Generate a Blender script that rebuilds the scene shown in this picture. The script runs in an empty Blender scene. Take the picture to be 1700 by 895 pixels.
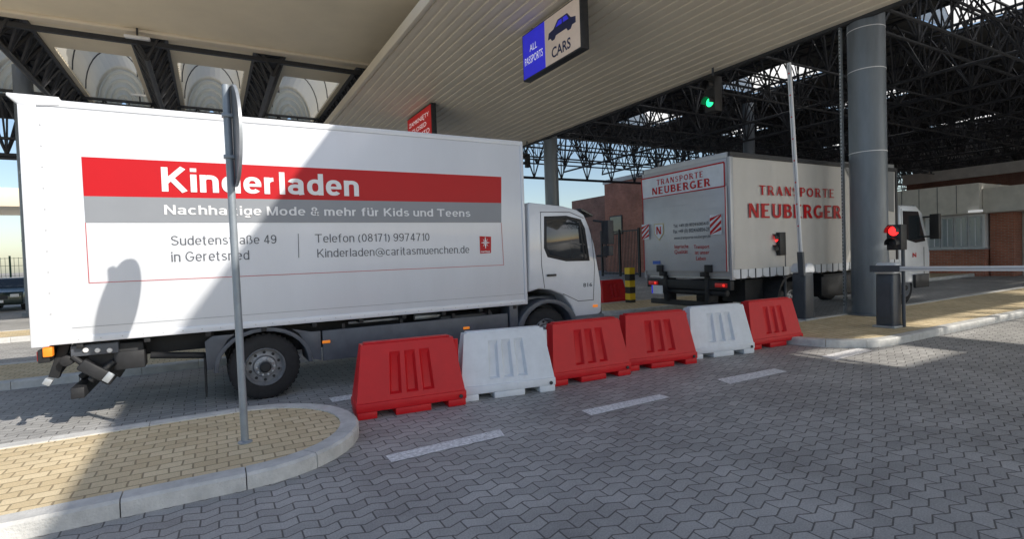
import bpy, bmesh, math, random
from mathutils import Vector, Matrix
random.seed(7)
S=bpy.context.scene; COL=S.collection
R=math.radians
# ------------------------------------------------ camera
FPX=880.0; AZ=R(60.5); PITCH=R(-1.5); ROLL=R(1.95)
CAM=Vector((0,0,1.7))
f=Vector((math.cos(AZ)*math.cos(PITCH),math.sin(AZ)*math.cos(PITCH),math.sin(PITCH)))
r0=f.cross(Vector((0,0,1))).normalized(); u0=r0.cross(f)
rr=r0*math.cos(ROLL)-u0*math.sin(ROLL); uu=u0*math.cos(ROLL)+r0*math.sin(ROLL)
cd=bpy.data.cameras.new('camera'); cam=bpy.data.objects.new('camera',cd); COL.objects.link(cam)
m=Matrix((rr,uu,-f)).transposed().to_4x4(); m.translation=CAM; cam.matrix_world=m
cd.sensor_width=36; cd.lens=FPX/1700*36; cd.clip_end=6000; cd.clip_start=.05
S.camera=cam
def ray(px,py): return f+rr*((px-850)/FPX)-uu*((py-447.5)/FPX)
def G(px,py,z=0.0):
    d=ray(px,py); return CAM+d*((z-CAM.z)/d.z)
def PY(px,py,Y):
    d=ray(px,py); return CAM+d*(Y/d.y)
def PX(px,py,X):
    d=ray(px,py); return CAM+d*(X/d.x)
# ------------------------------------------------ materials
def nodes(name):
    mt=bpy.data.materials.new(name); mt.use_nodes=True
    nt=mt.node_tree; b=nt.nodes['Principled BSDF']; return mt,nt,b
def M(name,col,rough=.5,metal=0,var=.12,scale=3,bump=0,bscale=60,coat=0,emit=0,spec=.5,stretch=None):
    mt,nt,b=nodes(name)
    b.inputs['Roughness'].default_value=rough; b.inputs['Metallic'].default_value=metal
    b.inputs['Specular IOR Level'].default_value=spec
    if coat: b.inputs['Coat Weight'].default_value=coat; b.inputs['Coat Roughness'].default_value=.08
    tc=nt.nodes.new('ShaderNodeTexCoord'); n=nt.nodes.new('ShaderNodeTexNoise'); n.inputs['Scale'].default_value=scale; n.inputs['Detail'].default_value=7
    n.inputs['Roughness'].default_value=.65
    if stretch:
        mp=nt.nodes.new('ShaderNodeMapping'); mp.inputs['Scale'].default_value=stretch; nt.links.new(tc.outputs['Object'],mp.inputs[0]); nt.links.new(mp.outputs[0],n.inputs['Vector'])
    else: nt.links.new(tc.outputs['Object'],n.inputs['Vector'])
    mr=nt.nodes.new('ShaderNodeMapRange'); mr.inputs[1].default_value=.3; mr.inputs[2].default_value=.7
    mr.inputs[3].default_value=1-var; mr.inputs[4].default_value=1+var*.5
    nt.links.new(n.outputs['Fac'],mr.inputs[0])
    mx=nt.nodes.new('ShaderNodeVectorMath'); mx.operation='SCALE'; mx.inputs[0].default_value=col[:3]
    nt.links.new(mr.outputs[0],mx.inputs['Scale']); nt.links.new(mx.outputs[0],b.inputs['Base Color'])
    if bump:
        n2=nt.nodes.new('ShaderNodeTexNoise'); n2.inputs['Scale'].default_value=bscale; n2.inputs['Detail'].default_value=3
        nt.links.new(tc.outputs['Object'],n2.inputs['Vector'])
        bp=nt.nodes.new('ShaderNodeBump'); bp.inputs['Strength'].default_value=bump; bp.inputs['Distance'].default_value=.02
        nt.links.new(n2.outputs['Fac'],bp.inputs['Height']); nt.links.new(bp.outputs[0],b.inputs['Normal'])
    if emit:
        b.inputs['Emission Color'].default_value=(*col[:3],1); b.inputs['Emission Strength'].default_value=emit
    return mt
def brickmat(name,c1,c2,cm,bw,rh,ms,zig=0,off=.5,bump=.5,rough=.85,vert=False,var=.3,stain=.6):
    mt,nt,b=nodes(name); L=nt.links.new; N=nt.nodes.new
    b.inputs['Roughness'].default_value=rough; b.inputs['Specular IOR Level'].default_value=.3
    tc=N('ShaderNodeTexCoord'); sp=N('ShaderNodeSeparateXYZ'); L(tc.outputs['Object'],sp.inputs[0])
    cb=N('ShaderNodeCombineXYZ')
    if vert:
        ad=N('ShaderNodeMath'); ad.operation='ADD'; L(sp.outputs['X'],ad.inputs[0]); L(sp.outputs['Y'],ad.inputs[1])
        L(ad.outputs[0],cb.inputs[0]); L(sp.outputs['Z'],cb.inputs[1])
    elif zig:
        pp=N('ShaderNodeMath'); pp.operation='PINGPONG'; pp.inputs[1].default_value=bw/2; L(sp.outputs['X'],pp.inputs[0])
        sm=N('ShaderNodeMath'); sm.operation='MULTIPLY'; sm.inputs[1].default_value=zig; L(pp.outputs[0],sm.inputs[0])
        ad=N('ShaderNodeMath'); ad.operation='ADD'; L(sp.outputs['Y'],ad.inputs[0]); L(sm.outputs[0],ad.inputs[1])
        nn=N('ShaderNodeTexNoise'); nn.inputs['Scale'].default_value=1.2; L(tc.outputs['Object'],nn.inputs['Vector'])
        ax=N('ShaderNodeMath'); ax.operation='MULTIPLY_ADD'; ax.inputs[1].default_value=.05; L(nn.outputs['Fac'],ax.inputs[0]); L(sp.outputs['X'],ax.inputs[2])
        L(ax.outputs[0],cb.inputs[0]); L(ad.outputs[0],cb.inputs[1])
    else:
        nn=N('ShaderNodeTexNoise'); nn.inputs['Scale'].default_value=2.5; L(tc.outputs['Object'],nn.inputs['Vector'])
        vm=N('ShaderNodeVectorMath'); vm.operation='MULTIPLY_ADD'; vm.inputs[1].default_value=(.05,.05,0); L(nn.outputs['Color'],vm.inputs[0]); L(tc.outputs['Object'],vm.inputs[2])
        sp2=N('ShaderNodeSeparateXYZ'); L(vm.outputs[0],sp2.inputs[0]); L(sp2.outputs['X'],cb.inputs[0]); L(sp2.outputs['Y'],cb.inputs[1])
    br=N('ShaderNodeTexBrick'); br.offset=off; br.squash=1
    for k,v in (('Scale',1),('Mortar Size',ms),('Mortar Smooth',.35),('Brick Width',bw),('Row Height',rh),('Bias',0)): br.inputs[k].default_value=v
    br.inputs['Color1'].default_value=(*c1,1); br.inputs['Color2'].default_value=(*c2,1); br.inputs['Mortar'].default_value=(*cm,1)
    L(cb.outputs[0],br.inputs['Vector'])
    n=N('ShaderNodeTexNoise'); n.inputs['Scale'].default_value=.7; n.inputs['Detail'].default_value=8; n.inputs['Roughness'].default_value=.7; L(tc.outputs['Object'],n.inputs['Vector'])
    mr=N('ShaderNodeMapRange'); mr.inputs[1].default_value=.3; mr.inputs[2].default_value=.72; mr.inputs[3].default_value=1-stain*.5; mr.inputs[4].default_value=1+stain*.4; L(n.outputs['Fac'],mr.inputs[0])
    n3=N('ShaderNodeTexNoise'); n3.inputs['Scale'].default_value=90; n3.inputs['Detail'].default_value=3; L(tc.outputs['Object'],n3.inputs['Vector'])
    mr3=N('ShaderNodeMapRange'); mr3.inputs[1].default_value=.3; mr3.inputs[2].default_value=.7; mr3.inputs[3].default_value=1-var; mr3.inputs[4].default_value=1+var; L(n3.outputs['Fac'],mr3.inputs[0])
    mu=N('ShaderNodeMath'); mu.operation='MULTIPLY'; L(mr.outputs[0],mu.inputs[0]); L(mr3.outputs[0],mu.inputs[1])
    sc=N('ShaderNodeVectorMath'); sc.operation='SCALE'; L(br.outputs['Color'],sc.inputs[0]); L(mu.outputs[0],sc.inputs['Scale']); L(sc.outputs[0],b.inputs['Base Color'])
    inv=N('ShaderNodeMath'); inv.operation='SUBTRACT'; inv.inputs[0].default_value=1; L(br.outputs['Fac'],inv.inputs[1])
    ah=N('ShaderNodeMath'); ah.operation='MULTIPLY_ADD'; ah.inputs[1].default_value=.12; L(n3.outputs['Fac'],ah.inputs[0]); L(inv.outputs[0],ah.inputs[2])
    bp=N('ShaderNodeBump'); bp.inputs['Strength'].default_value=bump; bp.inputs['Distance'].default_value=.01; L(ah.outputs[0],bp.inputs['Height']); L(bp.outputs[0],b.inputs['Normal'])
    return mt
def glassmat(name,col=(.02,.025,.03),rough=.05):
    mt,nt,b=nodes(name); b.inputs['Base Color'].default_value=(*col,1); b.inputs['Roughness'].default_value=rough; b.inputs['Specular IOR Level'].default_value=.8; return mt
def translucent(name,col,mixf=.6):
    mt,nt,b=nodes(name); N=nt.nodes.new; L=nt.links.new
    t=N('ShaderNodeBsdfTranslucent'); t.inputs['Color'].default_value=(*col,1)
    b.inputs['Base Color'].default_value=(*[c*.8 for c in col],1); b.inputs['Roughness'].default_value=.4
    mx=N('ShaderNodeMixShader'); mx.inputs[0].default_value=mixf
    out=nt.nodes['Material Output']; L(b.outputs[0],mx.inputs[1]); L(t.outputs[0],mx.inputs[2]); L(mx.outputs[0],out.inputs['Surface']); return mt
m_white=M('white_paint',(.75,.78,.83),.28,0,.06,1.2,coat=.35,stretch=(1,1,.25))
m_cab=M('cab_white',(.74,.77,.81),.22,0,.06,2,coat=.6)
m_alu=M('aluminium',(.54,.55,.57),.4,.3,.07,3)
m_red=M('red_print',(.52,.006,.012),.4,0,.05,2,spec=.3)
m_greyp=M('grey_print',(.27,.29,.32),.4,0,.06,2)
m_txtgrey=M('grey_letter',(.10,.11,.13),.5,0,.05)
m_txtwhite=M('white_letter',(.82,.83,.85),.4,0,.02)
m_dark=M('dark_plastic',(.035,.037,.042),.55,0,.3,9,bump=.2)
m_skirt=M('skirt_grey',(.095,.107,.13),.45,0,.25,5)
m_chass=M('chassis_black',(.018,.019,.022),.6,0,.4,9)
m_rubber=M('rubber',(.025,.025,.027),.85,0,.3,14,bump=.3)
m_rim=M('rim_silver',(.34,.35,.37),.45,.4,.35,12)
m_glass=glassmat('dark_glass')
m_glassl=glassmat('booth_glass',(.26,.32,.36),.1)  # pale base colour puts the booth windows' bright reflection into the glass
m_orange=M('orange_lens',(.9,.25,.02),.3,emit=.4)
m_redlens=M('red_lens',(.6,.02,.02),.3,emit=.1)
m_brake=M('tail_lamp_lens',(.9,.03,.02),.3,emit=.9)
m_lampw=M('white_lens',(.8,.8,.8),.2)
m_bred=M('barrier_red',(.62,.010,.016),.45,0,.10,4,bump=.06,bscale=25,spec=.35)
m_bwhite=M('barrier_white',(.76,.79,.83),.45,0,.10,5,bump=.08,bscale=25)
m_kerb=M('kerb_concrete',(.60,.60,.58),.9,0,.22,6,bump=.4)
m_mark=M('road_paint',(.90,.90,.90),.8,0,.45,30,bump=.4)
m_paver=brickmat('grey_pavers',(.36,.355,.345),(.46,.455,.44),(.15,.145,.14),.225,.112,.0065,zig=.42,bump=.55,rough=.62,stain=.6,var=.2)
m_tan=brickmat('tan_cobbles',(.62,.50,.31),(.74,.62,.41),(.36,.29,.18),.165,.125,.008,bump=.6,stain=.3,var=.12)
m_brick=brickmat('red_brick',(.42,.135,.075),(.52,.18,.11),(.38,.30,.25),.25,.075,.012,vert=True,bump=.3)
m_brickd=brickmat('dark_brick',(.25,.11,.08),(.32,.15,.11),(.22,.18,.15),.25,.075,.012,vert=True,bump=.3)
m_asph=M('asphalt',(.36,.34,.31),.9,0,.3,1,bump=.4)
m_soffit=M('cream_sheet',(.90,.80,.64),.5,0,.08,.6)
m_ceil=M('cream_ceiling',(.95,.84,.64),.6,0,.08,.4)
m_truss=M('dark_steel',(.045,.047,.054),.5,.2,.3,5)
m_deck=M('dark_deck',(.10,.098,.095),.8,0,.3,2)
m_galv=M('galvanised',(.42,.45,.48),.4,.4,.25,6)
m_post=M('grey_post',(.30,.34,.38),.4,.2,.2,5)
m_disc=M('sign_back',(.10,.115,.135),.45,.2,.2,5)
m_colm=M('grey_column',(.20,.23,.265),.36,.1,.3,2,stretch=(1,1,.2))
m_sky=translucent('skylight_sheet',(.93,.93,.92),.8)
m_skyl=translucent('corrugated_skylight',(.72,.70,.64),.55)
m_blue=M('sign_blue',(.03,.03,.62),.4,emit=.45)
m_pink=M('sign_tan',(.66,.54,.45),.4,emit=.2)
m_navy=M('sign_navy',(.02,.03,.10),.5)
m_signred=M('sign_red',(.60,.012,.012),.4,emit=.2)
m_signw=M('sign_white',(.9,.9,.9),.4,emit=.35)
m_green=M('green_lamp',(.02,1,.3),.3,emit=2)
m_redlamp=M('red_lamp',(1,.02,.02),.3,emit=3)
m_black=M('black_housing',(.022,.022,.024),.5)
m_yellow=M('yellow_paint',(.85,.58,.02),.5)
m_cab2=M('cabinet_grey',(.075,.084,.10),.42,.1,.15,4)
m_curtain=M('curtain_vinyl',(.62,.605,.575),.42,0,.06,1.5,bump=.12,bscale=2.5)
m_curtgrey=M('curtain_dark_grey',(.20,.21,.22),.45,0,.06,1.5)
m_beige=M('beige_panel',(.70,.67,.61),.6,0,.15,2)
m_gcar=M('car_paint',(.02,.04,.035),.25,.3,.1,coat=.7)
m_fence=M('fence_green',(.03,.09,.05),.6)
# ------------------------------------------------ mesh builder
LOC={}
class MB:
    def __init__(s): s.v=[]; s.f=[]
    def add(s,vs,fs):
        n=len(s.v); s.v+= [Vector(v) for v in vs]; s.f+=[tuple(i+n for i in q) for q in fs]; return s
    def box(s,x0,x1,y0,y1,z0,z1):
        return s.add([(x0,y0,z0),(x1,y0,z0),(x1,y1,z0),(x0,y1,z0),(x0,y0,z1),(x1,y0,z1),(x1,y1,z1),(x0,y1,z1)],
          [(0,3,2,1),(4,5,6,7),(0,1,5,4),(1,2,6,5),(2,3,7,6),(3,0,4,7)])
    def obox(s,c,sz,mat):
        c=Vector(c); vs=[]
        for z in (-1,1):
            for (x,y) in ((-1,-1),(1,-1),(1,1),(-1,1)):
                vs.append(c+mat@Vector((x*sz[0]/2,y*sz[1]/2,z*sz[2]/2)))
        return s.add(vs,[(0,3,2,1),(4,5,6,7),(0,1,5,4),(1,2,6,5),(2,3,7,6),(3,0,4,7)])
    def tube(s,p0,p1,r,n=8,r2=None):
        p0=Vector(p0);p1=Vector(p1); d=p1-p0
        if d.length<1e-6: return s
        d.normalize(); a=Vector((0,0,1)) if abs(d.z)<.9 else Vector((1,0,0)); u=d.cross(a).normalized(); w=d.cross(u); r2=r if r2 is None else r2
        vs=[]
        for k in range(n):
            t=2*math.pi*(k+.5)/n; o=u*math.cos(t)+w*math.sin(t); vs.append(p0+o*r); vs.append(p1+o*r2)
        fs=[(2*k,2*k+1,(2*k+3)%(2*n),(2*k+2)%(2*n)) for k in range(n)]
        fs.append(tuple(2*k for k in range(n))); fs.append(tuple(2*k+1 for k in range(n))[::-1])
        return s.add(vs,fs)
    def path(s,pts,r,n=8):
        for a,b in zip(pts[:-1],pts[1:]): s.tube(a,b,r,n)
        return s
    def lathe(s,c,ax,prof,n=28,a0=0,a1=2*math.pi):
        c=Vector(c); full=abs(a1-a0-2*math.pi)<1e-4; m=n if full else n+1; vs=[]
        for (rd,h) in prof:
            for k in range(m):
                t=a0+(a1-a0)*k/n; p,q=rd*math.cos(t),rd*math.sin(t)
                vs.append(c+{'X':Vector((h,p,q)),'Y':Vector((p,h,q)),'Z':Vector((p,q,h))}[ax])
        fs=[]
        for i in range(len(prof)-1):
            for k in range(n):
                k2=(k+1)%m; fs.append((i*m+k,i*m+k2,(i+1)*m+k2,(i+1)*m+k))
        return s.add(vs,fs)
    def prism(s,poly,pl,d0,d1):
        def P(a,b,d): return {'XZ':(a,d,b),'YZ':(d,a,b),'XY':(a,b,d)}[pl]
        n=len(poly); vs=[P(a,b,d0) for a,b in poly]+[P(a,b,d1) for a,b in poly]
        fs=[tuple(range(n)),tuple(range(2*n-1,n-1,-1))]+[(k,(k+1)%n,n+(k+1)%n,n+k) for k in range(n)]
        return s.add(vs,fs)
    def quad(s,*pts): return s.add(pts,[tuple(range(len(pts)))])
    def build(s,name,mt,parent=None,bev=0,smooth=True,seg=2,recalc=True):
        root=parent
        while root is not None and root.parent is not None: root=root.parent
        off=Vector(LOC.get(root.name,(0,0,0))) if root else Vector((0,0,0))
        bm=bmesh.new(); vs=[bm.verts.new(v-off) for v in s.v]
        for q in s.f:
            try: bm.faces.new([vs[i] for i in q])
            except ValueError: pass
        if recalc: bmesh.ops.recalc_face_normals(bm,faces=bm.faces)
        if bev:
            es=[e for e in bm.edges if len(e.link_faces)==2 and e.calc_face_angle(0)>.5]
            bmesh.ops.bevel(bm,geom=es,offset=bev,segments=seg,profile=.5,affect='EDGES',clamp_overlap=True)
        me=bpy.data.meshes.new(name); bm.to_mesh(me); bm.free(); me.materials.append(mt)
        if smooth:
            me.polygons.foreach_set('use_smooth',[True]*len(me.polygons)); me.set_sharp_from_angle(angle=R(35))
        o=bpy.data.objects.new(name,me); COL.objects.link(o)
        if parent: o.parent=parent
        return o
def tag(o,label=None,cat=None,group=None,kind=None):
    if label:o['label']=label
    if cat:o['category']=cat
    if group:o['group']=group
    if kind:o['kind']=kind
    return o
def thing(name,loc,label,cat,group=None):
    o=bpy.data.objects.new(name,None); COL.objects.link(o); o.location=loc; o.empty_display_size=.1
    LOC[o.name]=tuple(loc); tag(o,label,cat,group); return o
def struct(mb,name,mt,**k): return tag(mb.build(name,mt,**k),kind='structure')
# text
def text_geo(s,bold=0):
    cu=bpy.data.curves.new('t','FONT'); cu.body=s; cu.size=1; cu.offset=bold; cu.resolution_u=3
    ob=bpy.data.objects.new('t',cu); COL.objects.link(ob); bpy.context.view_layer.update()
    ev=ob.evaluated_get(bpy.context.evaluated_depsgraph_get()); me=ev.to_mesh()
    vs=[v.co.copy() for v in me.vertices]; fs=[tuple(p.vertices) for p in me.polygons]; ev.to_mesh_clear()
    bpy.data.objects.remove(ob); bpy.data.curves.remove(cu); return vs,fs
CAP=max(v.y for v in text_geo('H')[0])
def text(s,P0,u,width,cap,nrm,mt,parent,bold=0,v=Vector((0,0,1)),off=.004,name='lettering'):
    vs,fs=text_geo(s,bold)
    if not vs: return
    x0=min(q.x for q in vs); x1=max(q.x for q in vs); sx=width/(x1-x0); sy=cap/CAP
    mb=MB(); mb.add([Vector(P0)+u*((q.x-x0)*sx)+v*(q.y*sy)+nrm*off for q in vs],fs)
    return mb.build(name,mt,parent,smooth=False,recalc=False)
def arc(cx,cy,rx,ry,a0,a1,n=18): return [(cx+rx*math.cos(R(a0+(a1-a0)*k/n)),cy+ry*math.sin(R(a0+(a1-a0)*k/n))) for k in range(n+1)]
def sup(cx,cy,rx,ry,a0,a1,n=22,e=.84):   # squarer oval, as grotesque bowls are
    o=[]
    for k in range(n+1):
        t=R(a0+(a1-a0)*k/n); c,s=math.cos(t),math.sin(t)
        o.append((cx+rx*math.copysign(abs(c)**e,c),cy+ry*math.copysign(abs(s)**e,s)))
    if abs(abs(a1-a0)-360)<1: o[-1]=o[0]
    return o
def grot(w):
    h=w/2; X=.74; t=X-h; b=h; C=1-h; mid=X/2; ry=t-mid
    def glyph(ch):
        st=lambda x,y0=0,y1=1:('s',[(x,y0),(x,y1)],w)
        bowl=lambda cx=.19,rx=.19:('s',sup(cx,mid,rx,ry,90,450,26),w*.96)
        arch=lambda x0,W:('s',[(x0,mid*.9)]+sup(x0+W/2,t-.19,W/2,.19,172,0,14)+[(x0+W,0)],w)
        k=.9*w
        D={' ':(.16,[]),
        'a':(.38,[('s',sup(.18,t-.15,.17,.15,165,0,16)+[(.35,.12),(.37,0)],w),('s',sup(.17,b+.155,.17,.155,90,450,20),k)]),
        'c':(.36,[('s',sup(.19,mid,.19,ry,42,318,22),w)]),
        'd':(.38,[bowl(),st(.38)]),'h':(.36,[st(0),arch(0,.36)]),'n':(.36,[st(0,0,X),arch(0,.36)]),
        'e':(.38,[('s',sup(.19,mid,.19,ry,-42,-360,24),w*.96),('s',[(.0,mid),(.38+h*.9,mid)],w*.72)]),
        'f':(.22,[('s',[(.08,0),(.08,C-.13)]+arc(.2,C-.13,.12,.13,180,95,8)+[(.25,C)],w),('s',[(-.07,t),(.25,t)],w*.8)]),
        'g':(.38,[bowl(),('s',[(.38,X),(.38,-.06)]+arc(.19,-.05,.19,.15,0,-155,14),w)]),
        'i':(0,[st(0,0,X),st(0,.85,1)]),'l':(0,[st(0)]),
        'm':(.62,[st(0,0,X),arch(0,.31),arch(.31,.31)]),
        'o':(.40,[bowl(.20,.20)]),'r':(.22,[st(0,0,X),('s',arc(.2,t-.2,.2,.2,172,88,10),w)]),
        's':(.34,[('s',arc(.17,t-.145,.15,.145,28,270,14)+arc(.17,b+.155,.17,.155,88,-152,14),k)]),
        't':(.20,[('s',[(.06,.95),(.06,.17)]+arc(.16,.15+h*.3,.10,.15,180,270,6)+[(.21,h)],w),('s',[(-.07,t),(.2,t)],w*.8)]),
        'u':(.36,[st(.36,0,X),('s',[(.36,mid*1.1)]+sup(.18,b+.19,.18,.19,-8,-180,14)+[(0,X)],w)]),
        'ß':(.40,[('s',[(0,0),(0,C-.18)]+arc(.16,C-.18,.16,.18,180,0,12)+[(.27,.60)]+arc(.2,b+.24,.2,.25,70,-100,14),k)]),
        'K':(.52,[st(0),('s',[(.50,1),(0,.36)],w),('s',[(.17,.56),(.53,0)],w)]),
        'M':(.60,[st(0),st(.6),('s',[(.02,1),(.30,.0)],w*.85),('s',[(.58,1),(.30,.0)],w*.85)]),
        'N':(.50,[st(0),st(.5),('s',[(.0,.98),(.5,.02)],w)]),
        'S':(.48,[('s',arc(.24,C-.205,.215,.205,22,270,16)+arc(.24,b+.22,.24,.22,88,-158,16),w)]),
        'T':(.54,[st(.27),('s',[(-h,C),(.54+h,C)],w)]),
        'G':(.56,[('s',arc(.29,.5,.29,.5-h,40,330,26)+[(.56,.44)],w),('s',[(.30,.45),(.56+h,.45)],w)]),
        'E':(.42,[st(0),('s',[(0,C),(.42+h,C)],w*.9),('s',[(0,.52),(.38+h,.52)],w*.9),('s',[(0,b),(.44+h,b)],w*.9)]),
        '&':(.50,[('s',[(.50,0),(.14,.60)]+arc(.22,C-.17,.15,.17,205,-30,12)+arc(.19,b+.2,.19,.2,120,340,14)+[(.50,.42)],w*.85)]),
        '0':(.38,[('s',arc(.19,.5,.19,.5-h,90,450,26),w)]),
        '1':(.18,[st(.18),('s',[(0,.78),(.18,.88)],w*.8)]),
        '4':(.40,[st(.30),('s',[(-.02,.26),(.44,.26)],w),('s',[(.28,.97),(.0,.28)],w*.9)]),
        '7':(.38,[('s',[(-h,C),(.38,C)],w),('s',[(.38,C),(.24,.55),(.13,0)],w)]),
        '8':(.38,[('s',arc(.19,C-.2,.165,.2,90,450,20),k),('s',arc(.19,b+.235,.19,.235,90,450,20),w)]),
        '9':(.38,[('s',arc(.19,C-.26,.19,.26,0,360,22),w),('s',[(.38,.7)]+arc(.17,.42,.21,.37,0,-140,14),w)]),
        '(':(.14,[('s',arc(.36,.4,.36,.62,130,230,12),w)]),')':(.14,[('s',arc(-.22,.4,.36,.62,50,-50,12),w)]),
        '.':(0,[('s',[(0,0),(0,w*1.2)],w)]),
        '@':(.86,[('s',arc(.43,.40,.43,.50,-55,-330,30)+arc(.43,.40,.43,.50,30,-28,8)+[(.66,.14),(.60,.60)],w*.75),('s',arc(.42,.39,.17,.20,90,450,18),w*.75)])}
        if ch=='ü':
            W_,e=glyph('u'); return W_,e+[('s',[(.07,.85),(.07,1)],w),('s',[(.36,.85),(.36,1)],w)]
        W,e=D.get(ch,(.3,[]))
        if ch==' ': return W,e
        return W+w,[(q[0],[(x+h,y) for x,y in q[1]])+tuple(q[2:]) for q in e]
    return glyph
def serif(ch):
    a=.21; t=.10
    sr=lambda x,y,ww=.31:('s',[(x-ww/2,y),(x+ww/2,y)],.06)
    lo,hi=.03,.97
    if ch=='T': return .74,[('s',[(.37,0),(.37,1)],a),('s',[(.03,.945),(.71,.945)],.12),sr(.37,lo)]
    if ch=='E': return .70,[('s',[(.17,0),(.17,1)],a),('s',[(.03,.945),(.64,.945)],.11),('s',[(.2,.51),(.54,.51)],.11),('s',[(.03,.055),(.66,.055)],.11)]
    if ch=='N': return .84,[('s',[(.14,0),(.14,1)],.13),('s',[(.70,0),(.70,1)],.13),('p',[(.05,1),(.28,1),(.77,0),(.56,0)])]
    if ch=='U': return .84,[('s',[(.19,1),(.19,.33)]+arc(.43,.30,.24,.225,180,360)+[(.67,1)],.16),sr(.19,hi),sr(.67,hi,.26)]
    if ch=='B': return .76,[('s',[(.17,0),(.17,1)],a),('s',[(.03,.94),(.38,.94)]+arc(.40,.735,.18,.205,90,-90)+[(.2,.53)],.13),('s',[(.2,.515),(.42,.515)]+arc(.43,.29,.21,.225,90,-90)+[(.03,.065)],.13)]
    if ch=='P': return .74,[('s',[(.18,0),(.18,1)],a),('s',[(.03,.94),(.38,.94)]+arc(.40,.70,.22,.24,90,-90)+[(.2,.46)],.13),sr(.18,lo)]
    if ch=='R': return .82,[('s',[(.18,0),(.18,1)],a),('s',[(.03,.94),(.38,.94)]+arc(.40,.71,.21,.23,90,-90)+[(.2,.48)],.13),('p',[(.34,.48),(.54,.50),(.81,0),(.57,0)]),sr(.18,lo)]
    if ch=='G': return .84,[('s',arc(.43,.5,.31,.42,48,318,26),.17),('s',[(.70,.05),(.70,.42)],.15),('s',[(.5,.43),(.80,.43)],.09)]
    if ch=='O': return .84,[('s',arc(.42,.5,.31,.42,0,360,30),.17)]
    if ch=='S': return .66,[('s',arc(.33,.725,.2,.205,25,270)+arc(.33,.285,.21,.225,85,-155),.15)]
    if ch=='A': return .82,[('s',[(.12,.0),(.40,.99)],.12),('p',[(.30,1),(.48,1),(.78,0),(.54,0)]),('s',[(.22,.30),(.58,.30)],.10)]
    return .4,[]
def drawn(s,font,P0,u,width,cap,nrm,mt,parent,off=.004,gap=.06,name='lettering',wk=1.0):
    x=0; els=[]
    for ch in s:
        wd,g=font(ch)
        for e in g: els.append((x,e))
        x+=wd+gap
    total=x-gap; sx=width/total; mb=MB(); P0=Vector(P0)
    def W3(p,lv): return P0+u*(p[0]*sx)+UZ*(p[1]*cap)+nrm*(off+lv*.0006)
    for idx,(x0,e) in enumerate(els):
        lv=idx%4
        if e[0]=='p': mb.quad(*[W3((a+x0,b),lv) for a,b in e[1]]); continue
        pts=[Vector((a+x0,b)) for a,b in e[1]]; hw=e[2]/2*wk; n=len(pts); closed=(pts[0]-pts[-1]).length<1e-4; vs=[]
        for k in range(n):
            if closed: d0=(pts[k]-pts[k-1 if k>0 else n-2]).normalized(); d1=(pts[k+1 if k<n-1 else 1]-pts[k]).normalized()
            else:
                d1=(pts[min(k+1,n-1)]-pts[min(k,n-2)]).normalized(); d0=(pts[max(k,1)]-pts[max(k-1,0)]).normalized()
            t=(d0+d1)
            t=t.normalized() if t.length>1e-4 else d0
            nn=Vector((-t.y,t.x)); c=max(.5,nn.dot(Vector((-d0.y,d0.x))))
            vs+=[W3(pts[k]-nn*hw/c,lv),W3(pts[k]+nn*hw/c,lv)]
        mb.add(vs,[(2*k,2*k+2,2*k+3,2*k+1) for k in range(n-1)])
    return mb.build(name,mt,parent,smooth=False,recalc=False)
UX=Vector((1,0,0)); UY=Vector((0,1,0)); UZ=Vector((0,0,1))
def textY(s,x0,x1,yb,yc,Y,mt,par,bold=0,yb1=None,font=None,**k):
    a=PY(x0,yb,Y); b=PY(x1,yb if yb1 is None else yb1,Y); c=PY(x0,yc,Y)
    z=(a.z+b.z)/2
    if font: return drawn(s,font,(a.x,Y,z),UX,b.x-a.x,c.z-a.z,-UY,mt,par,**k)
    return text(s,(a.x,Y,z),UX,b.x-a.x,c.z-a.z,-UY,mt,par,bold)
def textX(s,x0,x1,yb,yc,X,mt,par,bold=0,yb1=None,font=None,**k):
    a=PX(x0,yb,X); b=PX(x1,yb if yb1 is None else yb1,X); c=PX(x0,yc,X)
    z=(a.z+b.z)/2
    if font: return drawn(s,font,(X,a.y,z),-UY,a.y-b.y,c.z-a.z,-UX,mt,par,**k)
    return text(s,(X,a.y,z),-UY,a.y-b.y,c.z-a.z,-UX,mt,par,bold)
def plateY(px,Y,z_off,mt,par,name,th=.004):
    mb=MB(); mb.prism([(PY(a,b,Y).x,PY(a,b,Y).z) for a,b in px],'XZ',Y-z_off,Y-z_off+th); return mb.build(name,mt,par)
# ------------------------------------------------ ground
g=MB(); g.quad((-2500,-2500,-.02),(2500,-2500,-.02),(2500,2500,-.02),(-2500,2500,-.02)); struct(g,'ground',m_asph)
g=MB(); g.quad((-60,-25,0),(90,-25,0),(90,70,0),(-60,70,0)); struct(g,'road',m_paver)
def stadium(x0,x1,y0,y1,ins=0,tipL=False,tipR=False,n=14):
    y0+=ins; y1-=ins; rad=(y1-y0)/2; cy=(y0+y1)/2; pts=[]
    if tipR:
        cx=x1-ins-rad
        for k in range(n+1): t=-math.pi/2+math.pi*k/n; pts.append((cx+rad*math.cos(t),cy+rad*math.sin(t)))
    else: pts+=[(x1,y0),(x1,y1)]
    if tipL:
        cx=x0+ins+rad
        for k in range(n+1): t=math.pi/2+math.pi*k/n; pts.append((cx+rad*math.cos(t),cy+rad*math.sin(t)))
    else: pts+=[(x0,y1),(x0,y0)]
    return pts
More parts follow.
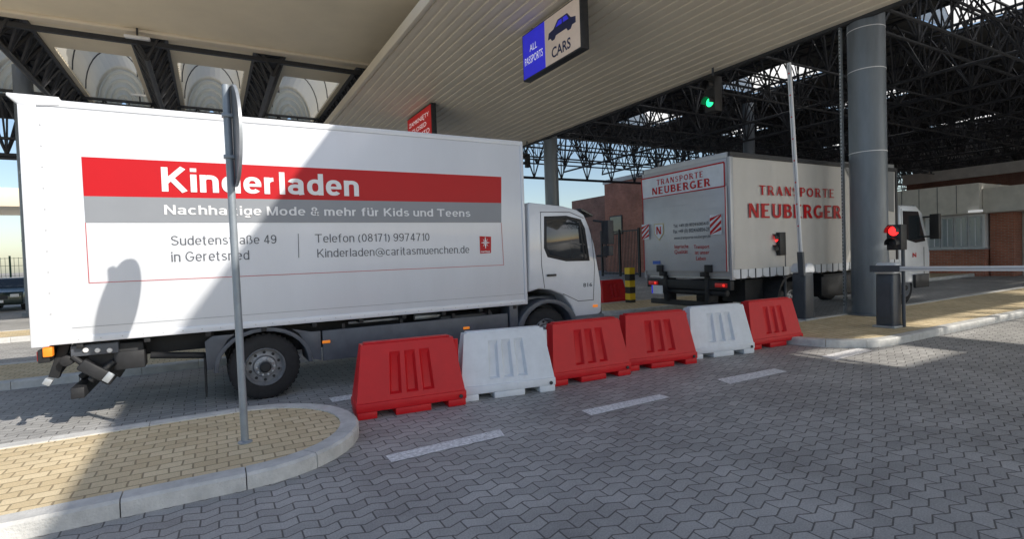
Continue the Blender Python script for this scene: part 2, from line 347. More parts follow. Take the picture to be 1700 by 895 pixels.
def island(x0,x1,y0,y1,tipL,tipR):
    kw=.17
    inner=stadium(x0,x1,y0,y1,kw,tipL,tipR,20)
    mb=MB(); mb.prism(inner,'XY',0.02,.112); struct(mb,'pavement',m_tan,smooth=False)
    NT=6
    po=stadium(x0,x1,y0,y1,0,tipL,tipR,NT*3); pi=stadium(x0,x1,y0,y1,kw,tipL,tipR,NT*3)
    po.append(po[0]); pi.append(pi[0]); mbk=MB()
    cnt=0
    for a,b,c,d in zip(po[:-1],po[1:],pi[:-1],pi[1:]):
        a,b,c,d=Vector(a),Vector(b),Vector(c),Vector(d); L=(b-a).length; big=L>.5
        n=max(1,round(L/.78)) if big else 1
        for k in range(n):
            t0=k/n; t1=(k+1)/n; gp=.004/max(L,.01)
            g0=gp if (big or cnt%3==0) else 0; g1=gp if (big or cnt%3==2) else 0
            P=[a.lerp(b,t0+g0),a.lerp(b,t1-g1),c.lerp(d,t1-g1),c.lerp(d,t0+g0)]
            Q=[P[0].lerp(P[3],.12),P[1].lerp(P[2],.12)]
            zt=.125+(random.uniform(-.002,.002) if big else 0)
            mbk.add([(P[0].x,P[0].y,-.01),(P[1].x,P[1].y,-.01),(P[1].x,P[1].y,zt-.02),(P[0].x,P[0].y,zt-.02),(Q[0].x,Q[0].y,zt),(Q[1].x,Q[1].y,zt),(P[2].x,P[2].y,zt),(P[3].x,P[3].y,zt),(P[2].x,P[2].y,-.01),(P[3].x,P[3].y,-.01)],
              [(0,1,2,3),(3,2,5,4),(4,5,6,7),(7,6,8,9),(0,3,4,7,9),(1,8,6,5,2)])
        if not big: cnt+=1
    struct(mbk,'kerb',m_kerb,smooth=False)
island(-30,1.22,4.45,6.57,False,True)
island(8.65,60,4.5,6.82,True,False)
island(-30,1.6,10.25,12.4,False,True)
island(8.65,60,10.9,13.0,True,False)
island(-30,3,17.2,19.4,False,True)
for q in (((640,757),(830,713),(838,724),(650,768)),((965,682),(1095,655),(1112,660),(982,690)),((1190,630),(1285,612),(1307,617),(1212,638)),((1363,592),(1425,578),(1449,582),(1388,598)),((546,661),(585,655),(590,662),(552,668))):
    mb=MB(); P=[G(a,b,.005) for a,b in q]; mb.quad(*P); struct(mb,'road_marking',m_mark)
mb=MB(); mb.quad((-30,6.8,.005),(-3,6.8,.005),(-3,6.92,.005),(-30,6.92,.005)); struct(mb,'road_marking',m_mark)
# ------------------------------------------------ wheels
def wheel(par,x,y,z,rd,w,sgn=-1):
    s=-sgn
    t=MB(); t.lathe((x,y,z),'Y',[(rd*.56,s*.02),(rd*.60,0),(rd*.86,-.0),(rd*.96,s*.025),(rd,s*.05),(rd,s*(w-.05)),(rd*.94,s*w),(rd*.56,s*w)],40)
    for k in range(40):
        a=2*math.pi*k/40
        c=Vector((x+math.cos(a)*rd,y+s*w/2,z+math.sin(a)*rd)); mt=Matrix.Rotation(-a,3,'Y')
        t.obox(c,(.014,w-.09,.035),mt)
    w0=t.build('wheel',m_rubber,par)
    q=MB(); q.lathe((x,y,z),'Y',[(rd*.58,s*.0),(rd*.56,-s*.012),(rd*.53,s*.02),(rd*.50,s*.10),(rd*.34,s*.075),(rd*.30,s*.03),(rd*.19,s*.02),(rd*.17,-s*.0),(0.001,-s*.0)],40)
    q.build('rim',m_rim,w0)
    q=MB()
    for k in range(10):
        a=2*math.pi*k/10; q.lathe((x+math.cos(a)*rd*.245,y,z+math.sin(a)*rd*.245),'Y',[(.014,s*.03),(.014,-s*.010),(.001,-s*.012)],8)
    q.build('wheel_nuts',m_galv,w0)
    q=MB()
    for k in range(10):
        a=2*math.pi*(k+.5)/10; q.lathe((x+math.cos(a)*rd*.42,y+s*.084,z+math.sin(a)*rd*.42),'Y',[(.018,s*.01),(.018,-s*.006),(.001,-s*.006)],12)
    q.build('hand_holes',m_chass,w0)
    q=MB(); q.lathe((x,y,z),'Y',[(rd*.165,s*.0),(rd*.165,-s*.03),(rd*.12,-s*.045),(.001,-s*.046)],20)
    q.build('hub_cap',m_chass,w0)
    return w0
def mirror_poly(px,Y): return [(PY(a,b,Y).x,PY(a,b,Y).z) for a,b in px]
# ------------------------------------------------ truck 1
Y1=7.22; XA,XB=-1.62,4.35; ZB,ZT=.95,3.5; YW=2.48
T1=thing('box_truck',(XA,Y1,0),'large white box truck with red and grey striped side print, behind the barrier row','truck')
b=MB(); b.box(XA+.05,XB-.03,Y1,Y1+YW,ZB+.04,ZT-.06); box1=b.build('cargo_box',m_white,T1,bev=.01)
b=MB()
b.box(XA,XB,Y1-.012,Y1+.05,ZT-.075,ZT); b.box(XA,XB,Y1+YW-.05,Y1+YW+.012,ZT-.075,ZT)
b.box(XA,XB,Y1-.012,Y1+.05,ZB-.03,ZB+.05); b.box(XA,XB,Y1+YW-.05,Y1+YW+.012,ZB-.03,ZB+.05)
b.box(XB-.055,XB,Y1-.014,Y1+.05,ZB-.02,ZT-.005); b.box(XB-.055,XB,Y1+YW-.05,Y1+YW+.014,ZB-.02,ZT-.005)
b.box(XB-.05,XB+.004,Y1+.05,Y1+YW-.05,ZT-.075,ZT-.002)
b.build('edge_trim',m_white,T1,bev=.012)
b=MB(); b.box(XA-.04,XA+.11,Y1-.02,Y1+.06,ZB-.04,ZT-.02); b.box(XA-.04,XA+.11,Y1+YW-.06,Y1+YW+.02,ZB-.04,ZT-.02); b.prism([(XA-.12,ZT+.03),(XA+.3,ZT+.03),(XA+.3,ZT-.06),(XA-.02,ZT-.09),(XA-.12,ZT)],'XZ',Y1-.024,Y1+YW+.024)
b.box(XA-.04,XA+.06,Y1+.06,Y1+YW-.06,ZB-.04,ZB+.1)
b.build('rear_frame',m_white,T1,bev=.012)
b=MB(); b.box(XA-.03,XA+.04,Y1+.06,Y1+YW-.06,ZB+.12,ZT-.1); ld=b.build('rear_door',m_alu,T1,bev=.008)
b=MB()
for z in [ZB+.3+.22*i for i in range(10)]: b.tube((XA+.13,Y1-.001,z),(XA+.13,Y1-.006,z),.009,8)
for i in range(30): b.tube((XA+.35+i*.19,Y1-.011,ZB+.01),(XA+.35+i*.19,Y1-.016,ZB+.01),.007,6)
b.build('rivets',m_alu,T1)
b=MB()
b.box(XA+.3,XB-.05,Y1-.004,Y1+.01,ZB+.135,ZB+.139)
b.build('panel_seam',m_greyp,T1)
plateY([(135,260),(832,293.5),(832,337),(139,325.5)],Y1,.004,m_red,T1,'red_stripe',.003)
plateY([(139,325.5),(832,337),(832,369.5),(142,369.5)],Y1,.0045,m_greyp,T1,'grey_stripe',.003)
def lineY(pa,pb,w,Y,mt,par,name,off=.0045):
    a=PY(*pa,Y); c=PY(*pb,Y); b=MB(); d=(c-a); d.y=0; d.normalize(); n=Vector((-d.z,0,d.x))*w/2
    b.quad(*[Vector((q.x,Y-off,q.z)) for q in (a-n,c-n,c+n,a+n)]); return b.build(name,mt,par)
b=MB()
for pa,pb in (((142,369.5),(148,470)),((148,470),(836,440)),((836,440),(832,369.5))):
    a=PY(*pa,Y1); c=PY(*pb,Y1); d=c-a; d.normalize(); n=Vector((-d.z,0,d.x))*.003
    b.quad(*[Vector((q.x,Y1-.0045,q.z)) for q in (a-n,c-n,c+n,a+n)])
b.build('print_border',m_red,T1)
textY('Kinderladen',269,596,317.5,277,Y1-.004,m_txtwhite,T1,yb1=326,font=grot(.175),gap=.085)
textY('Nachhaltige Mode & mehr für Kids und Teens',273,781,356,340,Y1-.006,m_txtwhite,T1,yb1=360,font=grot(.15),gap=.095)
gr=grot(.095)
textY('Sudetenstraße 49',284,459,407,391.5,Y1,m_txtgrey,T1,yb1=404.5,font=gr,gap=.11)
textY('in Geretsried',285,414,435,418.5,Y1,m_txtgrey,T1,yb1=431,font=gr,gap=.11)
textY('Telefon (08171) 9974710',523,713,403,389,Y1,m_txtgrey,T1,yb1=399.5,font=gr,gap=.11)
textY('Kinderladen@caritasmuenchen.de',527,779,427,413,Y1,m_txtgrey,T1,yb1=420.5,font=gr,gap=.11)
lineY((495,388),(496,428),.008,Y1,m_txtgrey,T1,'divider_line')
lg=plateY([(796,392),(815,393),(815,420),(797,421)],Y1,.005,m_red,T1,'logo_panel',.003)
# flamed cross: thin cross with small tongues between its arms
b=MB(); c=PY(805.5,403,Y1)
b.box(c.x-.066,c.x+.066,Y1-.009,Y1-.0075,c.z-.005,c.z+.005); b.box(c.x-.006,c.x+.006,Y1-.0095,Y1-.008,c.z-.085,c.z+.085)
for k in range(12):
    a=math.pi*2*k/12+math.pi/12
    r1=.042 if k%3!=1 else .060
    p=Vector((c.x+.018*math.cos(a),Y1-.0085,c.z+.02*math.sin(a))); q=Vector((c.x+r1*math.cos(a)*.95,Y1-.0085,c.z+r1*1.25*math.sin(a))); n=Vector((-math.sin(a),0,math.cos(a)))*.0045
    b.quad(p-n,q-n*.5,q+n*.5,p+n)
b.build('logo_cross',m_txtwhite,lg)
textY('caritas',798,813.5,419,415.5,Y1-.005,m_txtwhite,lg,.01)
# underbody
b=MB()
for y in (Y1+.75,Y1+1.65): b.box(XA+.2,XB+.9,y-.04,y+.04,.66,.88)
for x in [XA+.35+.6*i for i in range(10)]: b.box(x-.03,x+.03,Y1+.02,Y1+YW-.02,.86,.925)
b.box(XA+.4,XA+.9,Y1+.15,Y1+.5,.62,.86); b.box(.9,1.5,Y1+.9,Y1+1.5,.45,.8)
b.tube((.53,Y1+.2,.44),(.53,Y1+YW-.2,.44),.08,10); b.tube((4.75,Y1+.2,.44),(4.75,Y1+YW-.2,.44),.06,10)
b.box(2.0,3.0,Y1+.9,Y1+1.5,.42,.8)
b.build('chassis',m_chass,T1,bev=.006)
b=MB(); b.box(1.22,4.0,Y1+.03,Y1+.07,.40,.80); b.build('side_skirt',m_skirt,T1,bev=.012)
b=MB(); b.box(1.22,4.0,Y1+YW-.07,Y1+YW-.03,.40,.80); b.build('side_skirt',m_skirt,T1,bev=.01)
for x in (1.5,2.3,3.1,3.7):
    b=MB(); b.box(x-.02,x+.02,Y1+.07,Y1+.11,.5,.87); b.build('skirt_bracket',m_chass,T1)
b=MB(); b.box(2.9,3.8,Y1+.12,Y1+.7,.42,.84); b.build('fuel_tank',m_dark,T1,bev=.05)
b=MB()
b.tube((2.55,Y1+.25,.84),(2.95,Y1+.25,.84),.04,10); b.tube((1.6,Y1+.22,.85),(2.3,Y1+.22,.85),.02,8); b.build('air_tank',m_galv,T1,bev=.005)
for px,py in ((542,568),(775,545)):
    p=PY(px,py,Y1+.01); b=MB(); b.box(p.x-.05,p.x+.05,Y1+.015,Y1+.035,p.z-.018,p.z+.018); b.build('side_marker',m_orange,T1,bev=.005)
wx,wr=.53,.42
pts=[]
for k in range(15): t=math.pi*1.02-math.pi*1.04*k/14; pts.append((wx+.56*math.cos(t),.44+.47*math.sin(t)))
inn=[(wx+.51*math.cos(t),.44+.42*math.sin(t)) for t in [math.pi*1.02-math.pi*1.04*k/14 for k in range(15)]][::-1]
for yy in (Y1+.03,Y1+YW-.58):
    b=MB(); b.prism(pts+inn,'XZ',yy,yy+.55); b.build('rear_fender',m_skirt,T1,bev=.008)
b=MB(); b.prism([(wx-.56,.86),(wx-.32,.86),(wx-.40,.80),(wx-.5,.64),(wx-.57,.46),(wx-.63,.46),(wx-.64,.8)],'XZ',Y1+.035,Y1+.06); b.build('fender_side',m_skirt,T1,bev=.004)
b=MB(); b.prism([(wx+.56,.8),(wx+.32,.86),(wx+.40,.80),(wx+.5,.64),(wx+.57,.44),(wx+.67,.42),(wx+.67,.8)],'XZ',Y1+.035,Y1+.06); b.build('fender_side',m_skirt,T1,bev=.004)
for y0 in (Y1+.05,Y1+YW-.55):
    b=MB(); b.box(wx-.66,wx-.64,y0,y0+.5,.14,.6); b.build('mudflap',m_rubber,T1)
wheel(T1,wx,Y1+.07,.41,.41,.26); wheel(T1,wx,Y1+.36,.41,.41,.24); wheel(T1,wx,Y1+YW-.07,.41,.41,.5,1)
wheel(T1,4.75,Y1+.09,.41,.41,.26); wheel(T1,4.75,Y1+YW-.09,.41,.41,.26,1)
def YP(px,py,dy=.1): return PY(px,py,Y1+dy)
b=MB()
p=YP(160,580); b.box(p.x-.22,p.x+.2,Y1+.08,Y1+.2,p.z-.06,p.z+.06)
lb=b.build('light_bar',m_skirt,T1,bev=.01)
for px in (142,162,182):
    p=YP(px,582,.07); q=MB(); q.lathe((p.x,Y1+.08,p.z),'Y',[(.026,0),(.026,-.015),(.02,-.022),(.001,-.024)],14); q.build('work_lamp',m_lampw,lb)
p=YP(80,585,.0); b=MB(); b.box(p.x-.045,p.x+.035,Y1-.01,Y1+.08,p.z-.05,p.z+.05); b.build('orange_corner_lamp',m_orange,T1,bev=.01)
b=MB(); b.box(XA+.0,XA+.1,Y1+.02,Y1+.45,.74,.88); b.build('tail_lamp_housing',m_chass,T1,bev=.01)
b=MB(); b.box(XA-.012,XA-.001,Y1+.05,Y1+.42,.76,.86); b.build('tail_lamp',m_redlens,T1)
b=MB()
for dy in (.45,1.95):
    o=Vector((0,dy,0))
    b.tube(YP(190,590)+o,YP(120,640)+o,.045,8); b.tube(YP(120,575)+o,YP(75,632)+o,.05,8)
    b.obox(YP(155,615)+o,(.5,.1,.12),Matrix.Rotation(R(32),3,'Y'))
b.obox(YP(96,598)+Vector((0,.14,0)),(.09,.10,.42),Matrix.Rotation(R(18),3,'Y'))
b.tube(YP(110,600),YP(110,600)+Vector((0,2.1,0)),.06,10)
b.tube(YP(190,600),YP(150,632),.04,8); b.tube(YP(120,592),YP(180,635),.03,8)
b.obox(YP(215,598)+Vector((0,.15,0)),(.28,.3,.2),Matrix.Identity(3)); b.obox(YP(290,576)+Vector((0,.5,0)),(.8,.3,.2),Matrix.Identity(3))
b.tube(YP(250,590,.2),YP(340,590,.2),.04,8)
tl=b.build('tail_lift_arm',m_chass,T1,bev=.004)
b=MB(); b.obox(YP(162,618,.08),(.36,.10,.13),Matrix.Rotation(R(38),3,'Y')); b.build('tail_lift_head',m_chass,tl,bev=.02)
b=MB(); b.obox(YP(180,627,.02),(.07,.02,.11),Matrix.Rotation(R(38),3,'Y')); b.build('lift_end_plate',m_galv,tl,bev=.005)
b=MB(); b.obox(YP(80,634,.0),(.07,.08,.07),Matrix.Rotation(R(30),3,'Y')); b.tube(YP(80,634,-.02),YP(80,634,.5),.022,10); b.build('lift_foot',m_galv,tl,bev=.015)
b=MB(); b.box(XA+.25,XA+.37,Y1+.02,Y1+YW-.02,.32,.44); b.box(XA+.27,XA+.33,Y1+.6,Y1+.68,.4,.7); b.box(XA+.27,XA+.33,Y1+1.8,Y1+1.88,.4,.7); b.build('underrun_bar',m_chass,T1,bev=.01)
b=MB()
for k in range(4):
    p0=YP(205+k*6,580,.2+.05*k); b.path([p0,p0+Vector((-.05,0,-.12)),p0+Vector((-.2,0,-.16)),p0+Vector((-.32,.1,-.08))],.012,6)
b.build('cables',m_rubber,T1)
# cab
YC=Y1+.05
cabp=mirror_poly([(876,338),(880,336),(935,342),(958,348),(970,356),(978,375),(987,405),(993,440),(997,462),(999,480),(999,518),(992,524),(955,527),(949,508),(935,490),(915,482),(895,480),(878,486)],YC)
b=MB(); b.prism(cabp,'XZ',YC,YC+2.3); cabo=b.build('cab',m_cab,T1,bev=.035,seg=3)
def cabY(px,off,mt,name,par=cabo,th=.01):
    b=MB(); b.prism(mirror_poly(px,YC),'XZ',YC-off,YC-off+th); return b.build(name,mt,par,bev=.002)
b=MB()
def seam(px,w=.010,off=.003):
    for p,q in zip(px[:-1],px[1:]):
        a=PY(*p,YC);c=PY(*q,YC);d=(c-a).normalized();n=Vector((-d.z,0,d.x))*w/2
        b.quad(*[Vector((v.x,YC-off,v.z)) for v in (a-n-d*w/2,c-n+d*w/2,c+n+d*w/2,a+n-d*w/2)])
seam([(897,352),(899,440),(904,478)]); seam([(897,352),(945,352),(968,362)]); seam([(980,380),(987,440),(985,498)]); seam([(935,488),(960,500),(985,498)])
b.build('door_seam',m_dark,cabo)
cabY([(903,359),(940,358),(964,364),(971,379),(979,433),(940,434),(909,427),(903,412)],.003,m_chass,'window_frame')
cabY([(907,364),(940,363),(961,368),(967,381),(974,428),(940,430),(913,423),(907,411)],.0075,m_glass,'side_window')
cabY([(960,366),(963,367),(972,431),(969,431)],.010,m_chass,'quarter_bar')
p=PY(915,457,YC); b=MB(); b.box(p.x-.09,p.x+.09,YC-.03,YC-.002,p.z-.018,p.z+.018); b.build('door_handle',m_black,cabo,bev=.008)
fx=max(q[0] for q in cabp)
wtop=PY(972,358,YC); wbot=PY(990,432,YC)
b=MB(); b.quad((wtop.x+.035,YC+.12,wtop.z),(wbot.x+.03,YC+.08,wbot.z),(wbot.x+.03,YC+2.22,wbot.z),(wtop.x+.035,YC+2.18,wtop.z)); b.build('windshield',m_glass,cabo)
b=MB(); b.box(fx-.02,fx+.015,YC+.5,YC+1.8,1.0,1.35); b.box(fx-.03,fx+.03,YC+.05,YC+2.25,.45,.75); b.build('grille',m_dark,cabo,bev=.01)
for yy in (YC+.15,YC+1.95):
    b=MB(); b.box(fx+.0,fx+.035,yy,yy+.25,.78,.95); b.build('headlight',m_lampw,cabo,bev=.01)
b=MB(); v=PY(970,354,YC); b.obox((v.x+.10,YC+1.15,v.z+.02),(.28,2.2,.035),Matrix.Rotation(R(25),3,'Y')); b.build('sun_visor',m_glass,cabo,bev=.008)
v=PY(988,385,YC); b=MB(); b.tube((v.x,YC+.05,v.z+.2),(v.x+.12,YC-.14,v.z+.16),.02,8); b.tube((v.x+.12,YC-.14,v.z+.16),(v.x+.12,YC-.14,v.z-.45),.018,8); b.tube((v.x+.06,YC+.05,v.z-.42),(v.x+.12,YC-.14,v.z-.42),.02,8)
b.box(v.x+.04,v.x+.16,YC-.30,YC-.12,v.z-.22,v.z+.18); b.box(v.x+.05,v.x+.15,YC-.29,YC-.12,v.z-.42,v.z-.25); b.build('side_mirror',m_dark,cabo,bev=.03)
b=MB(); b.box(v.x+.02,v.x+.16,YC+2.42,YC+2.60,v.z-.4,v.z+.18); b.tube((v.x,YC+2.25,v.z+.2),(v.x+.1,YC+2.5,v.z+.16),.02); b.build('side_mirror',m_dark,cabo,bev=.03)
cx,cz=4.75,.44; t_=[math.pi*1.0-math.pi*1.0*k/14 for k in range(15)]
po=[(cx+.60*math.cos(t),cz+.53*math.sin(t)) for t in t_]; pi=[(cx+.49*math.cos(t),cz+.46*math.sin(t)) for t in t_][::-1]
for yy in (YC-.035,YC+1.9):
    b=MB(); b.prism(po+pi,'XZ',yy,yy+.44); b.build('wheel_arch',m_skirt,T1,bev=.012)
b=MB(); b.box(cx-.72,cx-.56,YC-.02,YC+.3,.42,.98); b.box(cx-.42,cx+.4,YC+.3,YC+1.9,.7,1.0); b.build('cab_step',m_skirt,T1,bev=.02)
b=MB(); b.prism([(cx+.52,.36),(fx+.02,.36),(fx+.03,.64),(cx+.56,.64)],'XZ',YC-.025,YC+2.32); b.build('bumper',m_skirt,T1,bev=.03)
p=PY(988,508,YC); b=MB(); b.box(p.x-.05,p.x+.05,YC-.012,YC+.02,p.z-.02,p.z+.02); b.build('indicator',m_orange,cabo)
textY('816',968,983,476,470,YC,m_txtgrey,cabo,.02)
p=PY(875,360,YC); b=MB(); b.box(XB+.01,p.x+.01,Y1+.15,Y1+2.2,1.0,p.z-.1); b.build('cab_gap_panel',m_dark,T1)
# ------------------------------------------------ truck 2
Y2=7.25; XC=PY(1212,300,Y2).x; XD=PY(1489,300,Y2).x; ZT2=3.68; ZB2=1.12; W2=2.5
T2=thing('curtain_side_truck',(XC,Y2,0),'grey curtain-sided truck with red lettering and raised tail lift, ahead of the white truck','truck')
b=MB(); n=110; vs=[]
for i in range(n+1):
    x=XC+.06+(XD-XC-.12)*i/n; dy=.003*math.sin(i*.9)+.004*math.sin(i*.23+1)
    vs+= [(x,Y2+.014+dy*.5,ZT2-.09),(x,Y2+.014+dy*.8,2.2),(x,Y2+.014+dy*2.0,ZB2+.12),(x,Y2+W2-.012,ZT2-.09),(x,Y2+W2-.012,ZB2+.12)]
fs=[]
for i in range(n):
    a=5*i; fs+=[(a,a+1,a+6,a+5),(a+1,a+2,a+7,a+6),(a+3,a+8,a+9,a+4)]
b.add(vs,fs); b.build('side_curtain',m_curtain,T2)
plateY([(1398,268.5),(1484,273),(1484,352),(1432,340)],Y2,.001,m_curtgrey,T2,'curtain_grey_patch',.003)  # dark grey patch over the front upper corner of the curtain
b=MB(); b.box(XC,XD,Y2+.04,Y2+W2-.04,ZT2-.03,ZT2-.005); b.box(XC+.05,XD-.02,Y2+.03,Y2+W2-.03,ZB2-.06,ZB2+.1); b.build('body_floor',m_alu,T2)
b=MB()
for y in (Y2-.012,Y2+W2-.04): b.box(XC,XD+.01,y,y+.052,ZT2-.10,ZT2); b.box(XD-.08,XD,y,y+.052,ZB2-.05,ZT2-.1)
b.box(XD-.03,XD,Y2+.04,Y2+W2-.04,ZB2,ZT2-.03)
b.build('roof_rail',m_dark,T2,bev=.006)
b=MB()
for y in (Y2-.014,Y2+W2-.05): b.box(XC-.02,XC+.08,y,y+.064,ZB2-.08,ZT2-.1)
b.box(XC-.02,XC+.05,Y2+.05,Y2+W2-.05,ZT2-.12,ZT2)
b.build('rear_pillar',m_alu,T2,bev=.006)
b=MB(); nv=14; L=(XD-XC)/nv
for k in range(nv):
    x0=XC+k*L+.02; b.prism([(x0,ZB2+.13),(x0,ZB2-.02),(x0+L*.2,ZB2-.06),(x0+L*.8,ZB2-.06),(x0+L-.03,ZB2-.02),(x0+L-.03,ZB2+.13)],'XZ',Y2-.02,Y2-.012)
b.build('curtain_valance',m_bwhite,T2)
b=MB()
for k in range(nv): x=XC+(k+.5)*L; b.box(x-.012,x+.012,Y2-.03,Y2-.021,ZB2-.10,ZB2+.14)
b.build('curtain_straps',m_dark,T2)
textY('TRANSPORTE',1260,1385,325,309,Y2-.006,m_red,T2,yb1=327,font=serif,gap=.13,wk=.85)
textY('NEUBERGER',1242,1397,362,338,Y2-.006,m_red,T2,yb1=362,font=serif,gap=.08,wk=1.15)
X2=XC-.03
def rectX(px,X,off,mt,par,name,th=.006):
    b=MB(); b.prism([(PX(a,c,X).y,PX(a,c,X).z) for a,c in px],'YZ',X-off,X-off+th); return b.build(name,mt,par)
b=MB(); b.box(X2+.01,X2+.04,Y2+.06,Y2+W2-.06,ZB2+1.9,ZT2-.12); b.box(X2+.02,X2+.04,Y2+.06,Y2+W2-.06,ZB2,ZB2+1.9); b.build('rear_door',m_alu,T2,bev=.006)
b=MB(); b.box(X2-.05,X2,Y2+.05,Y2+W2-.05,1.22,2.98)
for k in range(12): b.box(X2-.053,X2-.05,Y2+.07,Y2+W2-.07,1.30+k*.14,1.304+k*.14)
tp=b.build('tail_lift_platform',m_alu,T2,bev=.001)
X3=X2-.056
b=MB()
for (y0,y1,z0,z1) in ((Y2+.05,Y2+W2-.05,2.965,2.98),(Y2+.05,Y2+.07,1.22,2.96),(Y2+W2-.07,Y2+W2-.05,1.22,2.96)): b.box(X3-.004,X3+.0,y0,y1,z0,z1)
b.build('reflective_tape',m_red,tp)
pp=[(1065,298),(1202,269),(1203,309),(1067,331)]
rectX(pp,X2,.002,m_bwhite,T2,'print_panel',.004)
b=MB()
P=[PX(a,c,X2) for a,c in pp]
for a,c in zip(P,P[1:]+P[:1]):
    d=(c-a).normalized(); n=Vector((0,-d.z,d.y))*.016
    b.quad(*[Vector((X2-.004,v.y,v.z)) for v in (a-n,c-n,c+n,a+n)])
b.build('print_border',m_red,T2)
def rearline(s,x0,x1,zb,zh,mt=m_red,**k):
    a=PX(x0,300,X2).y; c=PX(x1,300,X2).y
    return drawn(s,serif,(X2-.003,a,zb),-UY,a-c,zh,-UX,mt,T2,**k)
zt_=(P[0].z+P[1].z)/2; zb_=(P[2].z+P[3].z)/2; hh=zt_-zb_
rearline('TRANSPORTE',1090,1168,zb_+hh*.56,hh*.26,gap=.13,wk=.85)
rearline('NEUBERGER',1082,1180,zb_+hh*.12,hh*.34,gap=.08,wk=1.15)
textX('Tel. +49 (0) 8024/60854-0',1118,1176,378,373,X3,m_txtgrey,tp,.006,373)
textX('Fax +49 (0) 8024/60854-29',1118,1178,388,382,X3,m_txtgrey,tp,.006,383)
textX('www.transporte-neuberger.de',1119,1180,397,392,X3,m_txtgrey,tp,.006,395)
textX('bayrische',1120,1143,413,407,X3,m_red,tp,.006,411); textX('Qualität',1120,1142,422,416,X3,m_red,tp,.006,420)
textX('Transport',1152,1178,413,407,X3,m_red,tp,.006,412); textX('ist unser',1154,1178,422,416,X3,m_red,tp,.006,422); textX('Leben',1156,1172,432,426,X3,m_red,tp,.006,432)
c=PX(1094,384,X3); b=MB(); b.prism([(c.y+.15,c.z+.18),(c.y-.15,c.z+.18),(c.y-.15,c.z-.06),(c.y,c.z-.22),(c.y+.15,c.z-.06)],'YZ',X3-.004,X3); cr=b.build('crest',M('crest_gold',(.62,.50,.22),.5),tp)
b=MB(); b.prism([(c.y+.13,c.z+.16),(c.y-.13,c.z+.16),(c.y-.13,c.z-.05),(c.y,c.z-.19),(c.y+.13,c.z-.05)],'YZ',X3-.006,X3-.0045); b.build('crest_field',m_bwhite,cr)
drawn('N',serif,(X3-.006,c.y+.085,c.z-.07),-UY,.17,.18,-UX,m_red,cr,wk=1.3)
for (xa,xb,ya,yb) in ((1066,1077,372,398),(1179,1197,355,390)):
    A=PX(xa,yb,X3-.03); B=PX(xb,ya,X3-.03); w=A.y-B.y; z0=A.z; h=B.z-A.z
    b=MB(); b.box(X3-.03,X3-.022,B.y,A.y,z0,z0+h); fl=b.build('warning_flag',m_bwhite,tp)
    b=MB()
    for k in range(-1,4):
        zz=z0+k*h/3; pts=[(A.y,zz),(A.y,zz+h/6),(B.y,zz+h/6+w*.8),(B.y,zz+w*.8)]
        pts=[(y,min(max(z,z0),z0+h)) for y,z in pts]
        if len(set(pts))>2: b.prism(pts,'YZ',X3-.033,X3-.0305)
    b.build('flag_stripes',m_red,fl)
p=PX(1090,436,X3); b=MB(); b.box(X3-.005,X3,p.y-.12,p.y+.12,p.z-.04,p.z+.04); b.build('blue_sticker',M('blue_sticker',(.03,.12,.5),.4),tp)
for y in (Y2+.5,Y2+1.9):
    b=MB(); b.box(X3-.06,X3,y-.09,y+.09,1.2,1.36); b.build('platform_hinge',m_chass,tp,bev=.01)
b=MB(); b.box(XC+.0,XC+.12,Y2+.05,Y2+W2-.05,.82,1.02); b.box(XC+.05,XC+.15,Y2+.1,Y2+W2-.1,.42,.54)
for y in (Y2+.6,Y2+1.8): b.box(XC-.02,XC+.3,y,y+.1,.5,1.2); b.box(XC-.12,XC+.02,y-.03,y+.13,1.1,1.2)
b.tube((XC+.1,Y2+.2,.75),(XC+.1,Y2+2.3,.75),.07,10)
for y in (Y2+.75,Y2+1.65): b.box(XC+.1,17,y,y+.08,.7,.98)
b.box(XC+.8,XC+1.4,Y2+.3,Y2+.9,.5,1.0); b.box(XC+3.4,XC+4.8,Y2+.1,Y2+.7,.45,1.0)
b.build('chassis',m_chass,T2,bev=.008)
b=MB(); b.box(XC+3.2,XC+5.4,Y2+.03,Y2+.06,.5,.95); b.build('side_guard',m_dark,T2,bev=.01)
for y0 in (Y2+.12,Y2+2.08):
    b=MB(); b.box(XC-.03,XC-.001,y0,y0+.30,.88,.97); lm=b.build('tail_light',m_redlens,T2,bev=.01)
    b=MB(); b.lathe((XC-.03,y0+.07,.925),'X',[(.030,0),(.030,-.01),(.001,-.015)],14); b.build('lamp_lens',m_brake,lm)
p=PX(1097,482,XC-.02); b=MB(); b.box(XC-.145,XC-.125,p.y-.17,p.y+.17,.68,.88); pl=b.build('number_plate',m_bwhite,T2)
b=MB(); b.box(XC-.149,XC-.1455,p.y+.13,p.y+.168,.685,.875); b.build('plate_band',m_blue,pl)
wheel(T2,XC+2.1,Y2+.06,.45,.45,.26); wheel(T2,XC+2.1,Y2+W2-.06,.45,.45,.5,1); wheel(T2,16.55,Y2+.1,.45,.45,.28); wheel(T2,16.55,Y2+W2-.1,.45,.45,.28,1)
b=MB(); b.lathe((XC+2.1,Y2+.03,.5),'Y',[(.52,0),(.58,0),(.58,.5),(.52,.5),(.52,0)],16,0,math.pi); b.build('rear_fender',m_dark,T2)
cp=mirror_poly([(1494,340),(1522,341),(1532,352),(1541,397),(1545,420),(1545,470),(1494,470)],Y2+.05)
b=MB(); b.prism(cp,'XZ',Y2+.06,Y2+2.4); cb2=b.build('cab',m_cab,T2,bev=.06,seg=3)
b=MB(); b.prism(mirror_poly([(1499,350),(1524,351),(1536,400),(1520,403),(1500,396)],Y2+.05),'XZ',Y2+.045,Y2+.058); b.build('side_window',m_glass,cb2)
